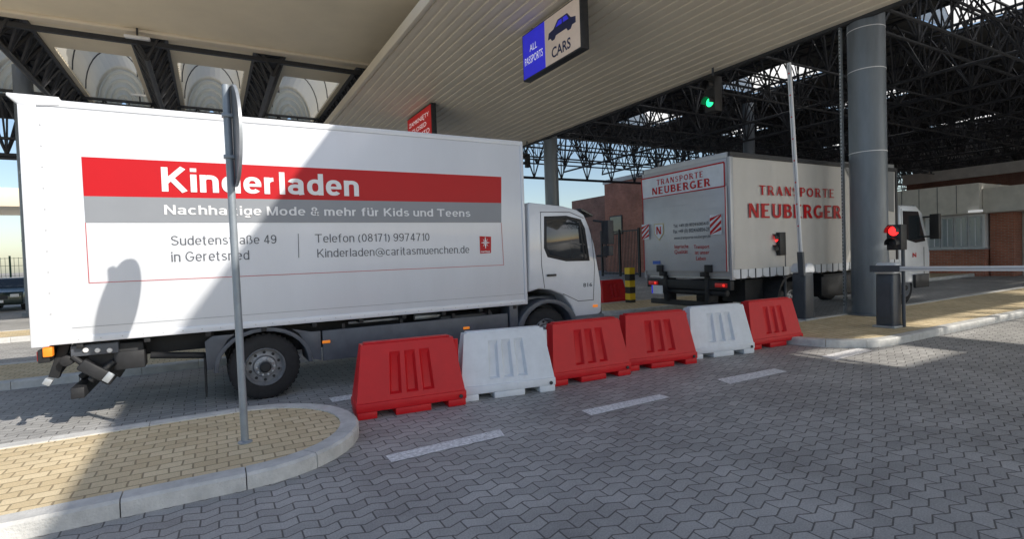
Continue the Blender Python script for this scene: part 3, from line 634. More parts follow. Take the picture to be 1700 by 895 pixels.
b=MB(); q_=mirror_poly([(1496,346),(1497,455)],Y2+.05); b.box(q_[0][0],q_[0][0]+.02,Y2+.053,Y2+.06,q_[1][1],q_[0][1]); q_=mirror_poly([(1534,410),(1535,455)],Y2+.05); b.box(q_[0][0],q_[0][0]+.02,Y2+.053,Y2+.06,q_[1][1],q_[0][1]); b.build('door_seam',m_dark,cb2)
p=PY(1536,375,Y2); b=MB(); b.box(p.x,p.x+.14,Y2-.32,Y2-.1,p.z-.38,p.z+.32); b.tube((p.x+.05,Y2+.1,p.z+.25),(p.x+.06,Y2-.15,p.z+.25),.025); b.tube((p.x+.05,Y2+.1,p.z-.3),(p.x+.06,Y2-.15,p.z-.3),.025); b.build('side_mirror',m_black,cb2,bev=.03)
p=PY(1540,378,Y2); b=MB(); b.box(p.x-.75,p.x+.02,Y2-.02,Y2+.055,.42,.80); b.build('cab_step',m_dark,cb2,bev=.02)
v=PY(1524,344,Y2); b=MB(); b.obox((v.x+.18,Y2+1.2,v.z-.02),(.35,2.2,.04),Matrix.Rotation(R(25),3,'Y')); b.build('sun_visor',m_dark,cb2,bev=.008)
b=MB(); q_=mirror_poly([(1530,355),(1545,415)],Y2+.05); b.quad((q_[0][0]+.09,Y2+.2,q_[0][1]),(q_[1][0]+.04,Y2+.2,q_[1][1]),(q_[1][0]+.04,Y2+2.25,q_[1][1]),(q_[0][0]+.09,Y2+2.25,q_[0][1])); b.build('windshield',m_glass,cb2)
textY('N',1515,1521,427,420,Y2+.055,m_red,cb2,.03)
b=MB(); b.prism([(XD+.05,ZT2-.45),(XD+.6,ZT2-.6),(XD+.6,2.9),(XD+.05,2.9)],'XZ',Y2+.3,Y2+2.1) ; b.build('air_deflector',m_cab,cb2,bev=.05)
# ------------------------------------------------ barriers
def make_barrier(name,mt,label,cat,loc,rot):
    root=thing(name,(0,0,0),label,cat,'plastic barriers in a row')
    Lb,Lt,Db,Dt,zb,zt=.61,.525,.20,.075,.17,.78
    mb=MB()
    def P(u,v,s,dep=0):
        hl=Lb+(Lt-Lb)*v; d=Db+(Dt-Db)*v; return Vector((u*hl,s*(d-dep),zb+(zt-zb)*v))
    us=[-1,-.42,-.20,-.11,.11,.20,.42,1]; vsl=[0,.10,.84,1]
    for s in (-1,1):
        for i in range(len(us)-1):
            for j in range(3):
                u0,u1=us[i],us[i+1]; v0,v1=vsl[j],vsl[j+1]
                q=[P(u0,v0,s),P(u1,v0,s),P(u1,v1,s),P(u0,v1,s)]
                if j==1 and i in (1,3,5):
                    uc=(u0+u1)/2; hw=(u1-u0)/2*.62
                    w=[P(uc-hw,v0+.03,s,.045),P(uc+hw,v0+.03,s,.045),P(uc+hw*.9,v1-.10,s,.03),P(uc-hw*.9,v1-.10,s,.03)]
                    mb.add(q+w,[(0,1,5,4),(1,2,6,5),(2,3,7,6),(3,0,4,7),(4,5,6,7)])
                else: mb.quad(*q)
    mb.quad(P(-1,0,-1),P(-1,0,1),P(-1,1,1),P(-1,1,-1)); mb.quad(P(1,0,-1),P(1,0,1),P(1,1,1),P(1,1,-1))
    mb.quad(P(-1,1,-1),P(1,1,-1),P(1,1,1),P(-1,1,1))
    bo=mb.build('shell',mt,root)
    b=MB(); b.box(-.62,.62,-.22,.22,.075,.172); b.build('base_flange',mt,root,bev=.012)
    for x0,x1 in ((-.61,-.40),(-.20,.20),(.40,.61)):
        b=MB(); b.box(x0,x1,-.215,.215,0,.076); b.build('foot',mt,root,bev=.008)
    b=MB(); b.box(-.49,.49,-.055,.055,.775,.80); b.build('top_ridge',mt,root,bev=.015)
    b=MB(); b.lathe((.55,-.222,.11),'Y',[(.022,0),(.022,-.012),(.001,-.014)],10); b.build('drain_plug',m_dark,root)
    b=MB(); b.tube((.57,0,.2),(.57,0,.74),.035,8); b.build('connector',mt,root)
    root.location=loc; root.rotation_euler=(0,0,rot); return root
spec=[((592,700),(775,672),'r','red plastic barrier nearest the rounded kerb tip, first of the row'),
((766,669),(923,649),'w','white plastic barrier beside the truck\'s side skirt, nearer of the two white ones'),
((919,643),(1048,622),'r','red plastic barrier just right of the nearer white barrier'),
((1040,618),(1158,603),'r','red plastic barrier just left of the farther white barrier'),
((1148,598),(1253,586),'w','white plastic barrier behind the grey truck\'s rear, farther of the two white ones'),
((1249,582),(1333,569),'r','red plastic barrier touching the tip of the paved island with the gates')]
for (pa,pb,c,lab) in spec:
    A=G(*pa); B=G(*pb); d=(B-A); ang=math.atan2(d.y,d.x); mid=(A+B)/2; nrm=Vector((-math.sin(ang),math.cos(ang),0)); mid+=nrm*.21
    o=make_barrier('plastic_barrier',m_bred if c=='r' else m_bwhite,lab,'barrier',(mid.x,mid.y,0),ang)
    sc=d.length/1.24; o.scale=(sc,1,1)
p=G(1015,505); o=make_barrier('plastic_barrier',m_bred,'red plastic barrier far behind, between the cab and the striped bollard','barrier',(p.x,p.y,0),R(10))
p=G(1047,508); b=thing('bollard',tuple(p),'yellow and black striped bollard behind the white truck\'s cab','bollard')
for k in range(6):
    q=MB(); q.box(p.x-.11,p.x+.11,p.y-.11,p.y+.11,k*.20,(k+1)*.20-.001); q.build('stripe_band',m_yellow if k%2 else m_black,b)
# ------------------------------------------------ road sign post
P0=G(407,735,.112); P0=Vector((P0.x,P0.y,.112))
sg=thing('road_sign',tuple(P0),'round road sign seen edge-on atop tall grey post on the tan paved island','sign')
b=MB(); b.tube(P0,(P0.x-.02,P0.y,3.28),.032,16); b.lathe(P0,'Z',[(.06,0),(.06,.01),(.034,.02)],14); b.build('post',m_post,sg)
c=Vector((P0.x-.02,P0.y-.02,2.83))
n=Vector((1,.085,0)).normalized(); rot=n.to_track_quat('Z','Y').to_matrix()
def disc(rad,t0,t1,mt,name,par):
    q=MB(); N_=48; vs=[]
    for h in (t0,t1):
        for k in range(N_): a=2*math.pi*k/N_; vs.append(c+rot@Vector((rad*math.cos(a),rad*math.sin(a),h)))
    fs=[tuple(range(N_)),tuple(range(2*N_-1,N_-1,-1))]+[(k,(k+1)%N_,N_+(k+1)%N_,N_+k) for k in range(N_)]
    q.add(vs,fs); return q.build(name,mt,par)
dk=disc(.43,.040,.044,m_disc,'disc',sg); disc(.40,.0445,.046,m_txtwhite,'sign_face',dk)
q=MB(); N_=48; vs=[]
for rd,h in ((.432,.032),(.440,.032),(.440,.056),(.432,.056)):
    for k in range(N_): a=2*math.pi*k/N_; vs.append(c+rot@Vector((rd*math.cos(a),rd*math.sin(a),h)))
q.add(vs,[((i*N_+k),(i*N_+(k+1)%N_),((i+1)%4*N_+(k+1)%N_),((i+1)%4*N_+k)) for i in range(4) for k in range(N_)]); q.build('disc_rim',m_galv,dk)
for z in (-.18,.18):
    q=MB(); q.obox(c+Vector((.0,.01,z)),(.085,.075,.03),Matrix.Identity(3)); q.build('clamp',m_post,sg,bev=.004)
# ------------------------------------------------ column
pc=Vector((12.85,6.40,.11))
co=thing('column',tuple(pc),'thick grey round steel column on the paved island beside the gate arms','column')
b=MB(); b.lathe(pc,'Z',[(.36,0),(.36,9.0),(.001,9.0)],36); b.build('shaft',m_colm,co)
b=MB(); b.lathe(pc,'Z',[(.50,0),(.50,.03),(.37,.031)],36); b.build('base_plate',m_colm,co)
for z in (3.6,5.4,6.3):
    b=MB(); b.lathe(pc+Vector((0,0,z)),'Z',[(.362,0),(.366,0),(.366,.018),(.362,.018)],36); b.build('strap_band',m_txtwhite,co)
b=MB(); x=pc.x-.28; y=pc.y+.40; b.box(x-.05,x+.03,y-.03,y+.01,.11,9); ra=b.build('cable_tray',m_galv,co)
b=MB()
for k in range(100): b.box(x-.056,x-.051,y-.02,y,.3+k*.08,.33+k*.08)
b.build('tray_slots',m_black,ra)
for i,(xx,yy,lb) in enumerate(((12.85,19,'grey round column behind the two trucks'),(26,6.4,'grey round column deep under the canopy, behind the main column'),(26,19,'distant grey round column at the back of the canopy near the brick building'),(-6,27,'grey round column under the left canopy'))):
    o=thing('column',(xx,yy,0),lb,'column'); b=MB(); b.lathe((xx,yy,0),'Z',[(.3,0),(.3,9.6)],20); b.build('shaft',m_colm,o)
    b=MB(); b.lathe((xx,yy,0),'Z',[(.42,0),(.42,.15),(.3,.15)],20); b.build('base_plate',m_colm,o)
# ------------------------------------------------ boom gates
def gate(base,label,up):
    x,y=base; o=thing('boom_gate',(x,y,.11),label,'gate','boom gates on the paved island')
    b=MB(); b.prism([(x-.17,.14),(x+.17,.14),(x+.15,1.12),(x-.15,1.12)],'XZ',y-.15,y+.15); cb=b.build('cabinet',m_cab2,o,bev=.03,seg=3)
    b=MB(); b.box(x-.21,x+.21,y-.19,y+.19,.11,.15); b.build('base_plate',m_galv,o,bev=.005)
    b=MB(); b.prism([(x-.17,1.12),(x+.17,1.12),(x+.17,1.2),(x+.14,1.28),(x+.08,1.33),(x-.08,1.33),(x-.14,1.28),(x-.17,1.2)],'XZ',y-.17,y+.17); b.build('hood',m_bwhite,o,bev=.035,seg=3)
    b=MB(); b.box(x-.178,x-.172,y-.1,y+.1,.3,.95); b.build('cabinet_door',m_cab2,cb)
    if up: d=Vector((-.012,.035,1)).normalized(); s=Vector((x-.2,y-.1,1.22)); L=4.35; wd=UY
    else: d=Vector((0,-1,.008)).normalized(); s=Vector((x-.22,y+.05,1.22)); L=5.0; wd=UZ
    rot=Matrix((wd,d.cross(wd).normalized(),d)).transposed()
    b=MB(); b.obox(s+d*.1,(.12,.06,.5),rot); b.tube((x,y,1.22),(s.x,y if not up else s.y,1.22),.06,12); b.build('arm_bracket',m_cab2,o)
    b=MB(); b.obox(s+d*(L/2+.15),(.085,.045,L-.3),rot); ar=b.build('boom_arm',m_txtwhite,o,bev=.012)
    b=MB(); b.obox(s+d*(L/2+.15),(.012,.048,L-.4),rot); b.build('arm_groove',m_greyp,ar)
    if up:
        for k in range(8):
            t=.9+k*.46; b=MB(); b.obox(s+d*t,(.03,.05,.03),rot); b.build('red_reflector',m_bred,ar)
    return o
b1=G(1334,531,.11); b2=G(1476,543,.11)
gate((b1.x,b1.y),'boom gate with white arm raised upright, beside the grey truck',True)
gate((b2.x,b2.y),'boom gate with lowered horizontal arm across the near lane',False)
# ------------------------------------------------ traffic lights
def tlight(pos,h,w,lit,label,mount):
    x,y,z=pos; o=thing('traffic_light',(x,y,z),label,'traffic light')
    b=MB(); b.box(x-w*.45,x+w*.45,y-w/2,y+w/2,z,z+h); hs=b.build('housing',m_black,o,bev=.01)
    for k,(zz,mc) in enumerate(((z+h*.75,'r'),(z+h*.27,'g'))):
        on=(lit==mc); mt=(m_redlamp if mc=='r' else m_green) if on else m_black
        q=MB(); q.lathe((x-w*.45,y,zz),'X',[(w*.36,0),(w*.34,-.012),(w*.2,-.03),(.001,-.035)],20); q.build('lens',mt,hs)
        q=MB(); q.lathe((x-w*.45,y,zz),'X',[(w*.42,0),(w*.42,-w*.55),(w*.39,-w*.55),(w*.39,0)],20,-.3,math.pi+.3); q.build('lens_hood',m_black,hs)
    b=MB()
    for p,q,r_ in mount: b.tube(p,q,r_,10)
    b.build('bracket',m_cab2,o); return o
def pole_light(px,ytop,ybot,X,label):
    a=PX(px,ybot,X); t=PX(px,ytop,X); h=t.z-a.z
    return tlight((X,a.y,a.z),h,.24,'r',label,[((X+.1,a.y,a.z+.1),(X+.22,a.y,a.z+.1),.02),((X+.22,a.y,.12),(X+.22,a.y,a.z+h*.6),.03)])
pole_light(1292,386,424,b1.x-.1,'red-lit traffic light on a thin pole left of the raised boom gate')
pole_light(1489,373,415,b2.x-.1,'red-lit traffic light right of the column above the lowered boom gate')
# ------------------------------------------------ main canopy
XE0,ZE0=12.5,6.65; XE1,ZE1=5.2,8.3; YA,YZ_=-10.8,44
cn=thing('canopy',(12.5,0,6.65),'large border canopy with cream ribbed soffit and dark lattice roof over the lanes','canopy')
b=MB(); nr=30; prof=[]
dx=XE1-XE0; dz=ZE1-ZE0; Ls=math.hypot(dx,dz); ux,uz=dx/Ls,dz/Ls; nx,nz=uz,-ux
if nz>0: nx,nz=-nx,-nz
pit=Ls/nr
for k in range(nr):
    s0=k*pit
    for ds,h in ((0,0),(pit*.62,0),(pit*.68,-.028),(pit*.94,-.028)):
        prof.append((XE0+ux*(s0+ds)+nx*h,ZE0+uz*(s0+ds)+nz*h))
prof.append((XE1,ZE1))
vs=[];fs=[]
for i,(x,z) in enumerate(prof): vs+=[(x,YA,z),(x,YZ_,z)]
for i in range(len(prof)-1): fs.append((2*i,2*i+1,2*i+3,2*i+2))
b.add(vs,fs); b.build('ribbed_soffit',m_soffit,cn)
b=MB(); b.box(XE1-.10,XE1+.03,YA,YZ_,ZE1-.05,ZE1+.28); b.build('edge_trim',m_soffit,cn,bev=.02)
b=MB(); b.box(XE0-.02,XE0+.10,YA,YZ_,ZE0-.06,ZE0+.12); b.build('lower_trim',m_dark,cn)
b=MB()
b.quad((XE1,YA,ZE1+.25),(XE0,YA,ZE1+2.2),(XE0,YZ_,ZE1+2.2),(XE1,YZ_,ZE1+.25)); b.quad((XE0+.08,YA,ZE0+.1),(XE0+.08,YZ_,ZE0+.1),(XE0+.08,YZ_,10.4),(XE0+.08,YA,10.4)); b.build('outer_cladding',m_deck,cn)
ZD=10.2; XR=72; Y0d,Y1d=-13,31
skx=[(14.6,20),(23.5,26.5),(33,35),(46,48)]; sky_=[(-4.5,3),(6,10),(15,19),(24,27)]
holes=[(13.6,17.2,-8.9,-7.5),(18.6,26,-10.0,-7.2),(27,32,-7,-5.2)]
xs=sorted(set([12.5,XR]+[v for a in skx for v in a]+[v for h in holes for v in h[:2]])); ys=sorted(set([Y0d,Y1d]+[v for a in sky_ for v in a]+[v for h in holes for v in h[2:]]))
b=MB()
for x0,x1 in zip(xs[:-1],xs[1:]):
    for y0,y1 in zip(ys[:-1],ys[1:]):
        mx,my=(x0+x1)/2,(y0+y1)/2
        if any(a<mx<c for a,c in skx) and any(a<my<c for a,c in sky_): continue
        if any(h[0]<mx<h[1] and h[2]<my<h[3] for h in holes): continue
        b.quad((x0,y0,ZD),(x1,y0,ZD),(x1,y1,ZD),(x0,y1,ZD))
b.build('roof_deck',m_deck,cn)
for a,c in skx:
    for y0,y1 in sky_:
        b=MB(); rad=(c-a)/2; vs=[];fs=[]; N_=12
        for k in range(N_+1):
            t=math.pi*k/N_; vs+=[((a+c)/2-rad*math.cos(t),y0,ZD+.05+rad*.75*math.sin(t)),((a+c)/2-rad*math.cos(t),y1,ZD+.05+rad*.75*math.sin(t))]
        for k in range(N_): fs.append((2*k,2*k+1,2*k+3,2*k+2))
        fs.append(tuple(2*k for k in range(N_+1))); fs.append(tuple(2*k+1 for k in range(N_+1)))
        b.add(vs,fs); sk=b.build('skylight',m_sky,cn)
        b=MB()
        for j in range(6):
            yy=y0+(y1-y0)*j/5
            pts=[Vector(((a+c)/2-rad*.98*math.cos(math.pi*k/N_),yy,ZD+.05+rad*.73*math.sin(math.pi*k/N_))) for k in range(N_+1)]
            b.path(pts,.03,4)
        b.build('skylight_rib',m_truss,sk)
def truss(p0,p1,z0,z1,n,par,rc=.06,rd=.04,name='roof_truss',wide=0):
    b=MB(); p0=Vector(p0);p1=Vector(p1); d=(p1-p0); L=d.length; d.normalize(); s=Vector((-d.y,d.x,0))
    B=lambda t:Vector((p0.x,p0.y,z0))+d*(L*t); T=lambda t,k=0:Vector((p0.x,p0.y,z1))+d*(L*t)+s*k
    ks=(-wide/2,wide/2) if wide else (0,)
    b.tube(B(0),B(1),rc,6)
    for k in ks: b.tube(T(0,k),T(1,k),rc,6)
    for i in range(n):
        for k in ks:
            b.tube(B(i/n),T((i+.5)/n,k),rd,5); b.tube(T((i+.5)/n,k),B((i+1)/n),rd,5)
            b.tube(B(i/n),T(i/n,k),rd*.8,4)
    if wide:
        for i in range(n+1): b.tube(T(i/n,-wide/2),T(i/n,wide/2),rd,4)
        for i in range(n): b.tube(T(i/n,-wide/2),T((i+1)/n,wide/2),rd*.8,4)
    return b.build(name,m_truss,par)
for x in (13.4,22.0,25.5,29,32.5,36,40,44,48,54,60,66): truss((x,Y0d,0),(x,Y1d,0),7.5,9.9,18,cn,.06,.034,wide=1.1)
for y in (-12.8,-5.2,4.5,8.2,11,13.4,17,20,22.4,26,28.5,30.6): truss((12.7,y,0),(XR,y,0),7.9,10.0,26,cn,.05,.030,wide=.8)
for y in (1,6.3,12.2,20,25): truss((12.7,y,0),(XR,y,0),7.0,7.9,34,cn,.04,.024)
truss((XR,Y0d,0),(XR,Y1d,0),6.6,10,16,cn,.1,.06)
b=MB(); b.box(XR,XR+.1,Y0d,Y1d,8.2,10.2); b.build('end_fascia',m_deck,cn)
truss((12.7,Y1d,0),(XR,Y1d,0),7.0,10.1,26,cn,.09,.05)
# ------------------------------------------------ left canopy
lc=thing('canopy',(-8,22,9.5),'left canopy with cream ceiling, dark trusses and arched skylights above the white truck','canopy')
b=MB(); b.box(-22,8,14.0,21.3,9.5,9.6); cpn=b.build('ceiling_panel',m_ceil,lc)
b=MB(); b.box(-22,8,21.3,21.5,9.42,9.75); b.box(-22,8,21.05,21.3,9.40,9.5); b.build('edge_beam',m_soffit,lc,bev=.02)
b=MB(); b.box(-22,8,21.6,21.75,9.2,9.35); b.build('gutter_pipe',m_dark,lc)
tx=[-13,-9.2,-5.4,-1.6,2.3,6.2]
b=MB(); b.box(-22,8,21.5,25.0,9.85,9.95)
for x in tx: b.box(x-.75,x+.75,25.0,33,9.85,9.95)
b.box(-22,tx[0]-.75,25,33,9.85,9.95); b.build('ceiling_panel',m_ceil,lc)
for x in tx:
    truss((x,21.6,0),(x,33,0),8.75,9.8,9,lc,.09,.06,wide=1.0)
    b=MB(); b.quad((x-.48,21.6,9.80),(x+.48,21.6,9.80),(x+.48,33,9.80),(x-.48,33,9.80)); b.build('truss_cover',m_truss,lc)
for x0,x1 in zip(tx[:-1],tx[1:]):
    a=x0+.75;c=x1-.75; rad=(c-a)/2; N_=16; y0,y1=25,33
    prof=[((a+c)/2-rad*math.cos(math.pi*k/N_),9.9+2.0*math.sin(math.pi*k/N_)) for k in range(N_+1)]
    b=MB(); vs=[];fs=[]; ny=56
    for j in range(ny+1):
        q=1+.03*(1 if j%2 else -1); yy=y0+(y1-y0)*j/ny
        for x,z in prof: vs.append(((a+c)/2+(x-(a+c)/2)*q,yy,9.9+(z-9.9)*q))
    m_=N_+1
    for j in range(ny):
        for k in range(N_): fs.append((j*m_+k,j*m_+k+1,(j+1)*m_+k+1,(j+1)*m_+k))
    # end wall built as nested corrugated arches
    nn_=9
    for j in range(nn_):
        s0=1-j/nn_*.9; s1=1-(j+1)/nn_*.9; d0=.0 if j%2 else .22; d1=.22 if j%2 else .0
        base=len(vs)
        for s_,dd in ((s0,d0),(s1,d1)):
            for x,z in prof: vs.append(((a+c)/2+(x-(a+c)/2)*s_,y1-dd,9.9+(z-9.9)*s_))
        for k in range(N_): fs.append((base+k,base+k+1,base+m_+k+1,base+m_+k))
    b.add(vs,fs); sk=b.build('skylight',m_skyl,lc,smooth=False)
    b=MB()
    for j in range(4):
        yy=y0+.05+(y1-y0-.1)*j/3; b.path([Vector(((a+c)/2+(x-(a+c)/2)*.95,yy,9.9+(z-9.9)*.95)) for x,z in prof],.03,4)
    b.build('skylight_rib',m_truss,sk)
truss((-22,33.2,0),(12,33.2,0),7.2,9.85,22,lc,.10,.06,wide=.9)
truss((-22,31.2,0),(12,31.2,0),7.6,9.7,18,lc,.07,.045)
b=MB(); b.box(-22,12,33.2,33.35,7.0,7.25); b.box(-22,12,33.6,33.7,9.0,10.0); b.build('end_beam',m_truss,lc)
for px,py,Y in ((228,62,21.0),(462,121,27.0),(232,158,31.0)):
    p=PY(px,py,Y); o=thing('flood_lamp',tuple(p),{228:'small white flood lamp at the ceiling edge, above the far-left truss',462:'small white flood lamp hanging between the skylights',232:'small white flood lamp below the arched skylights'}[px],'lamp')
    b=MB(); b.obox(p,(.7,.3,.1),Matrix.Rotation(.2,3,'X')); b.build('lamp_body',m_txtwhite,o,bev=.03); b=MB(); b.tube(p,(p.x,p.y,9.7),.03,6); b.build('hanger',m_dark,o)
# ------------------------------------------------ overhead signs
XS=7.6
def yzX(px,py,X=XS): p=PX(px,py,X); return p.y,p.z
yl,_=yzX(869,92); yr,_=yzX(963,45); z0=6.46; z1=7.62
sg=thing('overhead_sign',(XS,(yl+yr)/2,z0),'blue and tan illuminated lane sign with a car picture hung under the soffit','sign')
b=MB(); b.box(XS,XS+.22,yr-.05,yl+.05,z0-.04,z1+.04); b.build('casing',m_dark,sg,bev=.02)
ym=yr+(yl-yr)*.575
b=MB(); b.box(XS-.008,XS-.001,ym,yl,z0,z1); bl=b.build('blue_panel',m_blue,sg)
b=MB(); b.box(XS-.008,XS-.001,yr,ym,z0,z1); tn=b.build('tan_panel',m_pink,sg)
w=yl-ym
text('ALL',(XS-.008,yl-w*.32,z0+.64),-UY,w*.34,.17,-UX,m_signw,bl,.004)
text('PASSPORTS',(XS-.008,yl-w*.08,z0+.34),-UY,w*.82,.19,-UX,m_signw,bl,.004)
w2=ym-yr
text('CARS',(XS-.008,ym-w2*.2,z0+.12),-UY,w2*.55,.24,-UX,m_navy,tn,.02)
cx_=ym-w2*.5
b=MB(); sh=[(-.50,.0),(-.46,.16),(-.28,.19),(-.12,.36),(.22,.36),(.34,.2),(.5,.15),(.5,0),(.38,0),(.33,-.08),(.23,-.08),(.18,0),(-.2,0),(-.25,-.08),(-.35,-.08),(-.4,0)]
b.prism([(cx_-a*w2*.8,z0+.62+c*.95) for a,c in sh],'YZ',XS-.013,XS-.009); b.build('car_picture',m_navy,tn)
b=MB(); b.prism([(cx_-a*w2*.8,z0+.62+c*.95) for a,c in [(-.2,.2),(-.09,.32),(.03,.32),(.03,.2)]],'YZ',XS-.016,XS-.0135); b.prism([(cx_-a*w2*.8,z0+.62+c*.95) for a,c in [(.07,.2),(.07,.32),(.2,.32),(.27,.2)]],'YZ',XS-.016,XS-.0135); b.build('car_windows',m_blue,tn)
b=MB()
for y in (yr+.3,yl-.3): b.tube((XS+.11,y,z1),(XS+.11,y,7.8),.03,8); b.box(XS+.05,XS+.17,y-.05,y+.05,z1+.02,z1+.1)
b.build('hanger',m_galv,sg)
yl,_=yzX(677,210); yr,_=yzX(716,200)
s2=thing('overhead_sign',(XS,(yl+yr)/2,6.4),'red closed sign hung under the soffit behind the white truck','sign')
b=MB(); b.box(XS,XS+.2,yr-.06,yl+.04,6.35,7.70); b.build('casing',m_dark,s2,bev=.02)
b=MB(); b.box(XS-.008,XS-.001,yr,yl,6.4,7.65); rp=b.build('red_panel',m_signred,s2)
w=yl-yr
for s,z in (('ZAMKNIĘTY',7.27),('CLOSED',6.95),('ЗАКРИТО',6.63)):
    k=.85 if s!='CLOSED' else .62
    text(s,(XS-.008,yl-w*(1-k)/2,z),-UY,w*k,.17,-UX,m_signw,rp,0)
b=MB()
for y in (yr+.3,yl-.3): b.tube((XS+.1,y,7.68),(XS+.1,y,7.85),.03,8)
b.build('hanger',m_galv,s2)
p=PX(1185,186,12.3); tlight((12.3,p.y,p.z),.95,.34,'g','green-lit traffic light hung from the soffit\'s lower edge above the grey truck',[((12.3,p.y,p.z+.95),(12.3,p.y,6.75),.03)])
p=PX(876,278,12.3); tlight((12.3,p.y,p.z),.6,.2,'x','small dark traffic light just right of the white truck\'s box top',[((12.3,p.y,p.z+.6),(12.3,p.y,6.75),.03)])
# ------------------------------------------------ background buildings
XBk=27.0
def bx(x0,x1,y0,y1,z0,z1): q=MB(); q.box(x0,x1,y0,y1,z0,z1); return q
o=thing('brick_building',(34,36,0),'dark red brick building with stepped flat roof beyond the trucks','building')
bx(XBk+3,50,24,PX(1003,300,XBk+3).y,0,7.6).build('wall',m_brick,o)
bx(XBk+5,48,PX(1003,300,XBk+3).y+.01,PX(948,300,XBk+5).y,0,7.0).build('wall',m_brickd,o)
bx(XBk+2.9,50.1,23.9,PX(1003,300,XBk+3).y+.1,7.6,7.95).build('roof_edge',m_beige,o)
for i in range(3):
    y=26+i*4; fr=bx(XBk+2.95,XBk+2.99,y,y+1.6,3.2,4.8).build('window',m_dark,o); bx(XBk+2.93,XBk+2.945,y+.1,y+1.5,3.3,4.7).build('pane',m_glass,fr)
o=thing('fence',(25,30,0),'black metal railing gate in front of the brick building','fence')
XF=24.5; ya=PX(1000,440,XF).y; yb=PX(1062,440,XF).y; zt=PX(1030,383,XF).z
b=MB(); n=26
for i in range(n+1): y=yb+(ya-yb)*i/n; b.tube((XF,y,.1),(XF,y,zt),.02,5)
b.build('railing_bars',m_black,o); b=MB(); b.box(XF-.03,XF+.03,yb,ya,zt-.08,zt); b.box(XF-.03,XF+.03,yb,ya,.15,.25)
for y in (ya,(ya+yb)/2,yb): b.box(XF-.06,XF+.06,y-.06,y+.06,0,zt+.1)
b.build('frame',m_black,o)
XK=32; Y_=lambda px,X=XK:PX(px,400,X).y
Yl=Y_(1500); Yr=Y_(1900)
o=thing('control_booth',(XK,(Yl+Yr)/2,0),'pale control booth with grey panelled parapet, wide windows and brick base at the far right','building')
zp0=PX(1600,358,XK).z; zp1=PX(1600,311,XK).z; zw=PX(1600,414,XK).z
ya,yb=Y_(1650),Y_(1550)
bx(XK-1.0,XK+10,ya,yb,0,zw).build('brick_base',m_brick,o)
bx(XK-.9,XK+9.9,ya+.02,yb-.02,zw+.06,zp0).build('wall',m_txtwhite,o)
bx(XK-1.1,XK+10,ya-.05,yb+.05,zw,zw+.06).build('sill',m_galv,o)
bx(XK,XK+10,yb+.03,Yl,0,zp0).build('rear_wall',m_beige,o)
bx(XK-.6,XK+10,Y_(1692),ya-.06,0,zp0).build('brick_wing',m_brick,o)
bx(XK+.3,XK+10,Yr,Y_(1692)-.02,0,zp0).build('side_wall',m_beige,o)
bx(XK-1.5,XK+10.5,Yr-.3,ya-.1,zp0+.01,zp1-.25).build('parapet',m_beige,o,bev=.03)
bx(XK-1.8,XK+10.5,ya-.08,Yl+.3,zp0+.01,zp1).build('parapet',m_beige,o,bev=.03)
for i in range(1,5):
    y=ya+(Yl-ya)*i/5; bx(XK-1.81,XK-1.801,y-.012,y+.012,zp0+.04,zp1-.03).build('panel_joint',m_skirt,o)
nwin=4
for i in range(nwin):
    y0=ya+.12+(yb-ya-.24)*i/nwin; y1=ya+.12+(yb-ya-.24)*(i+1)/nwin-.08
    fr=bx(XK-.96,XK-.905,y0,y1,zw+.12,zp0-.1).build('window',m_galv,o); bx(XK-.975,XK-.961,y0+.05,y1-.05,zw+.18,zp0-.16).build('pane',m_glassl,fr)
    bx(XK-.99,XK-.976,(y0+y1)/2-.02,(y0+y1)/2+.02,zw+.18,zp0-.16).build('mullion',m_bwhite,fr)
for xa,xb in ((1508,1524),(1528,1543)):
    fr=bx(XK-.05,XK-.002,Y_(xb),Y_(xa),.5,zp0-.15).build('window',m_galv,o); bx(XK-.065,XK-.051,Y_(xb)+.06,Y_(xa)-.06,.6,zp0-.22).build('pane',m_glassl,fr)
p=PX(1620,350,XK-1.85); bx(XK-1.95,XK-1.815,p.y-.25,p.y+.25,zp0+.05,zp0+.15).build('lamp',m_signw,o)
o=thing('kiosk',(30,16,0),'small brick kiosk with flat roof behind the far truck cab','building')
bx(31,33,16.5,19.5,0,1.1).build('brick_base',m_brick,o); bx(31.05,32.95,16.55,19.45,1.1,2.6).build('window',m_glassl,o); bx(30.6,33.4,16.1,19.9,2.6,3.1).build('roof',m_beige,o,bev=.03)
for x in (31,32.9):
    for y in (16.5,19.4): bx(x-.02,x+.1,y-.02,y+.1,1.1,2.6).build('window_frame',m_bwhite,o)
o=thing('back_building',(50,10,0),'tall brick and panel building closing the far end beyond the canopy','building')
bx(50,58,-14,22,0,6.4).build('wall',m_brickd,o); bx(49.8,58,-14.2,22.2,6.4,7.2).build('roof_edge',m_beige,o)
for i in range(9):
    bx(49.95,49.99,-12+i*4,-10+i*4,4.4,5.7).build('window',m_glassl,o)
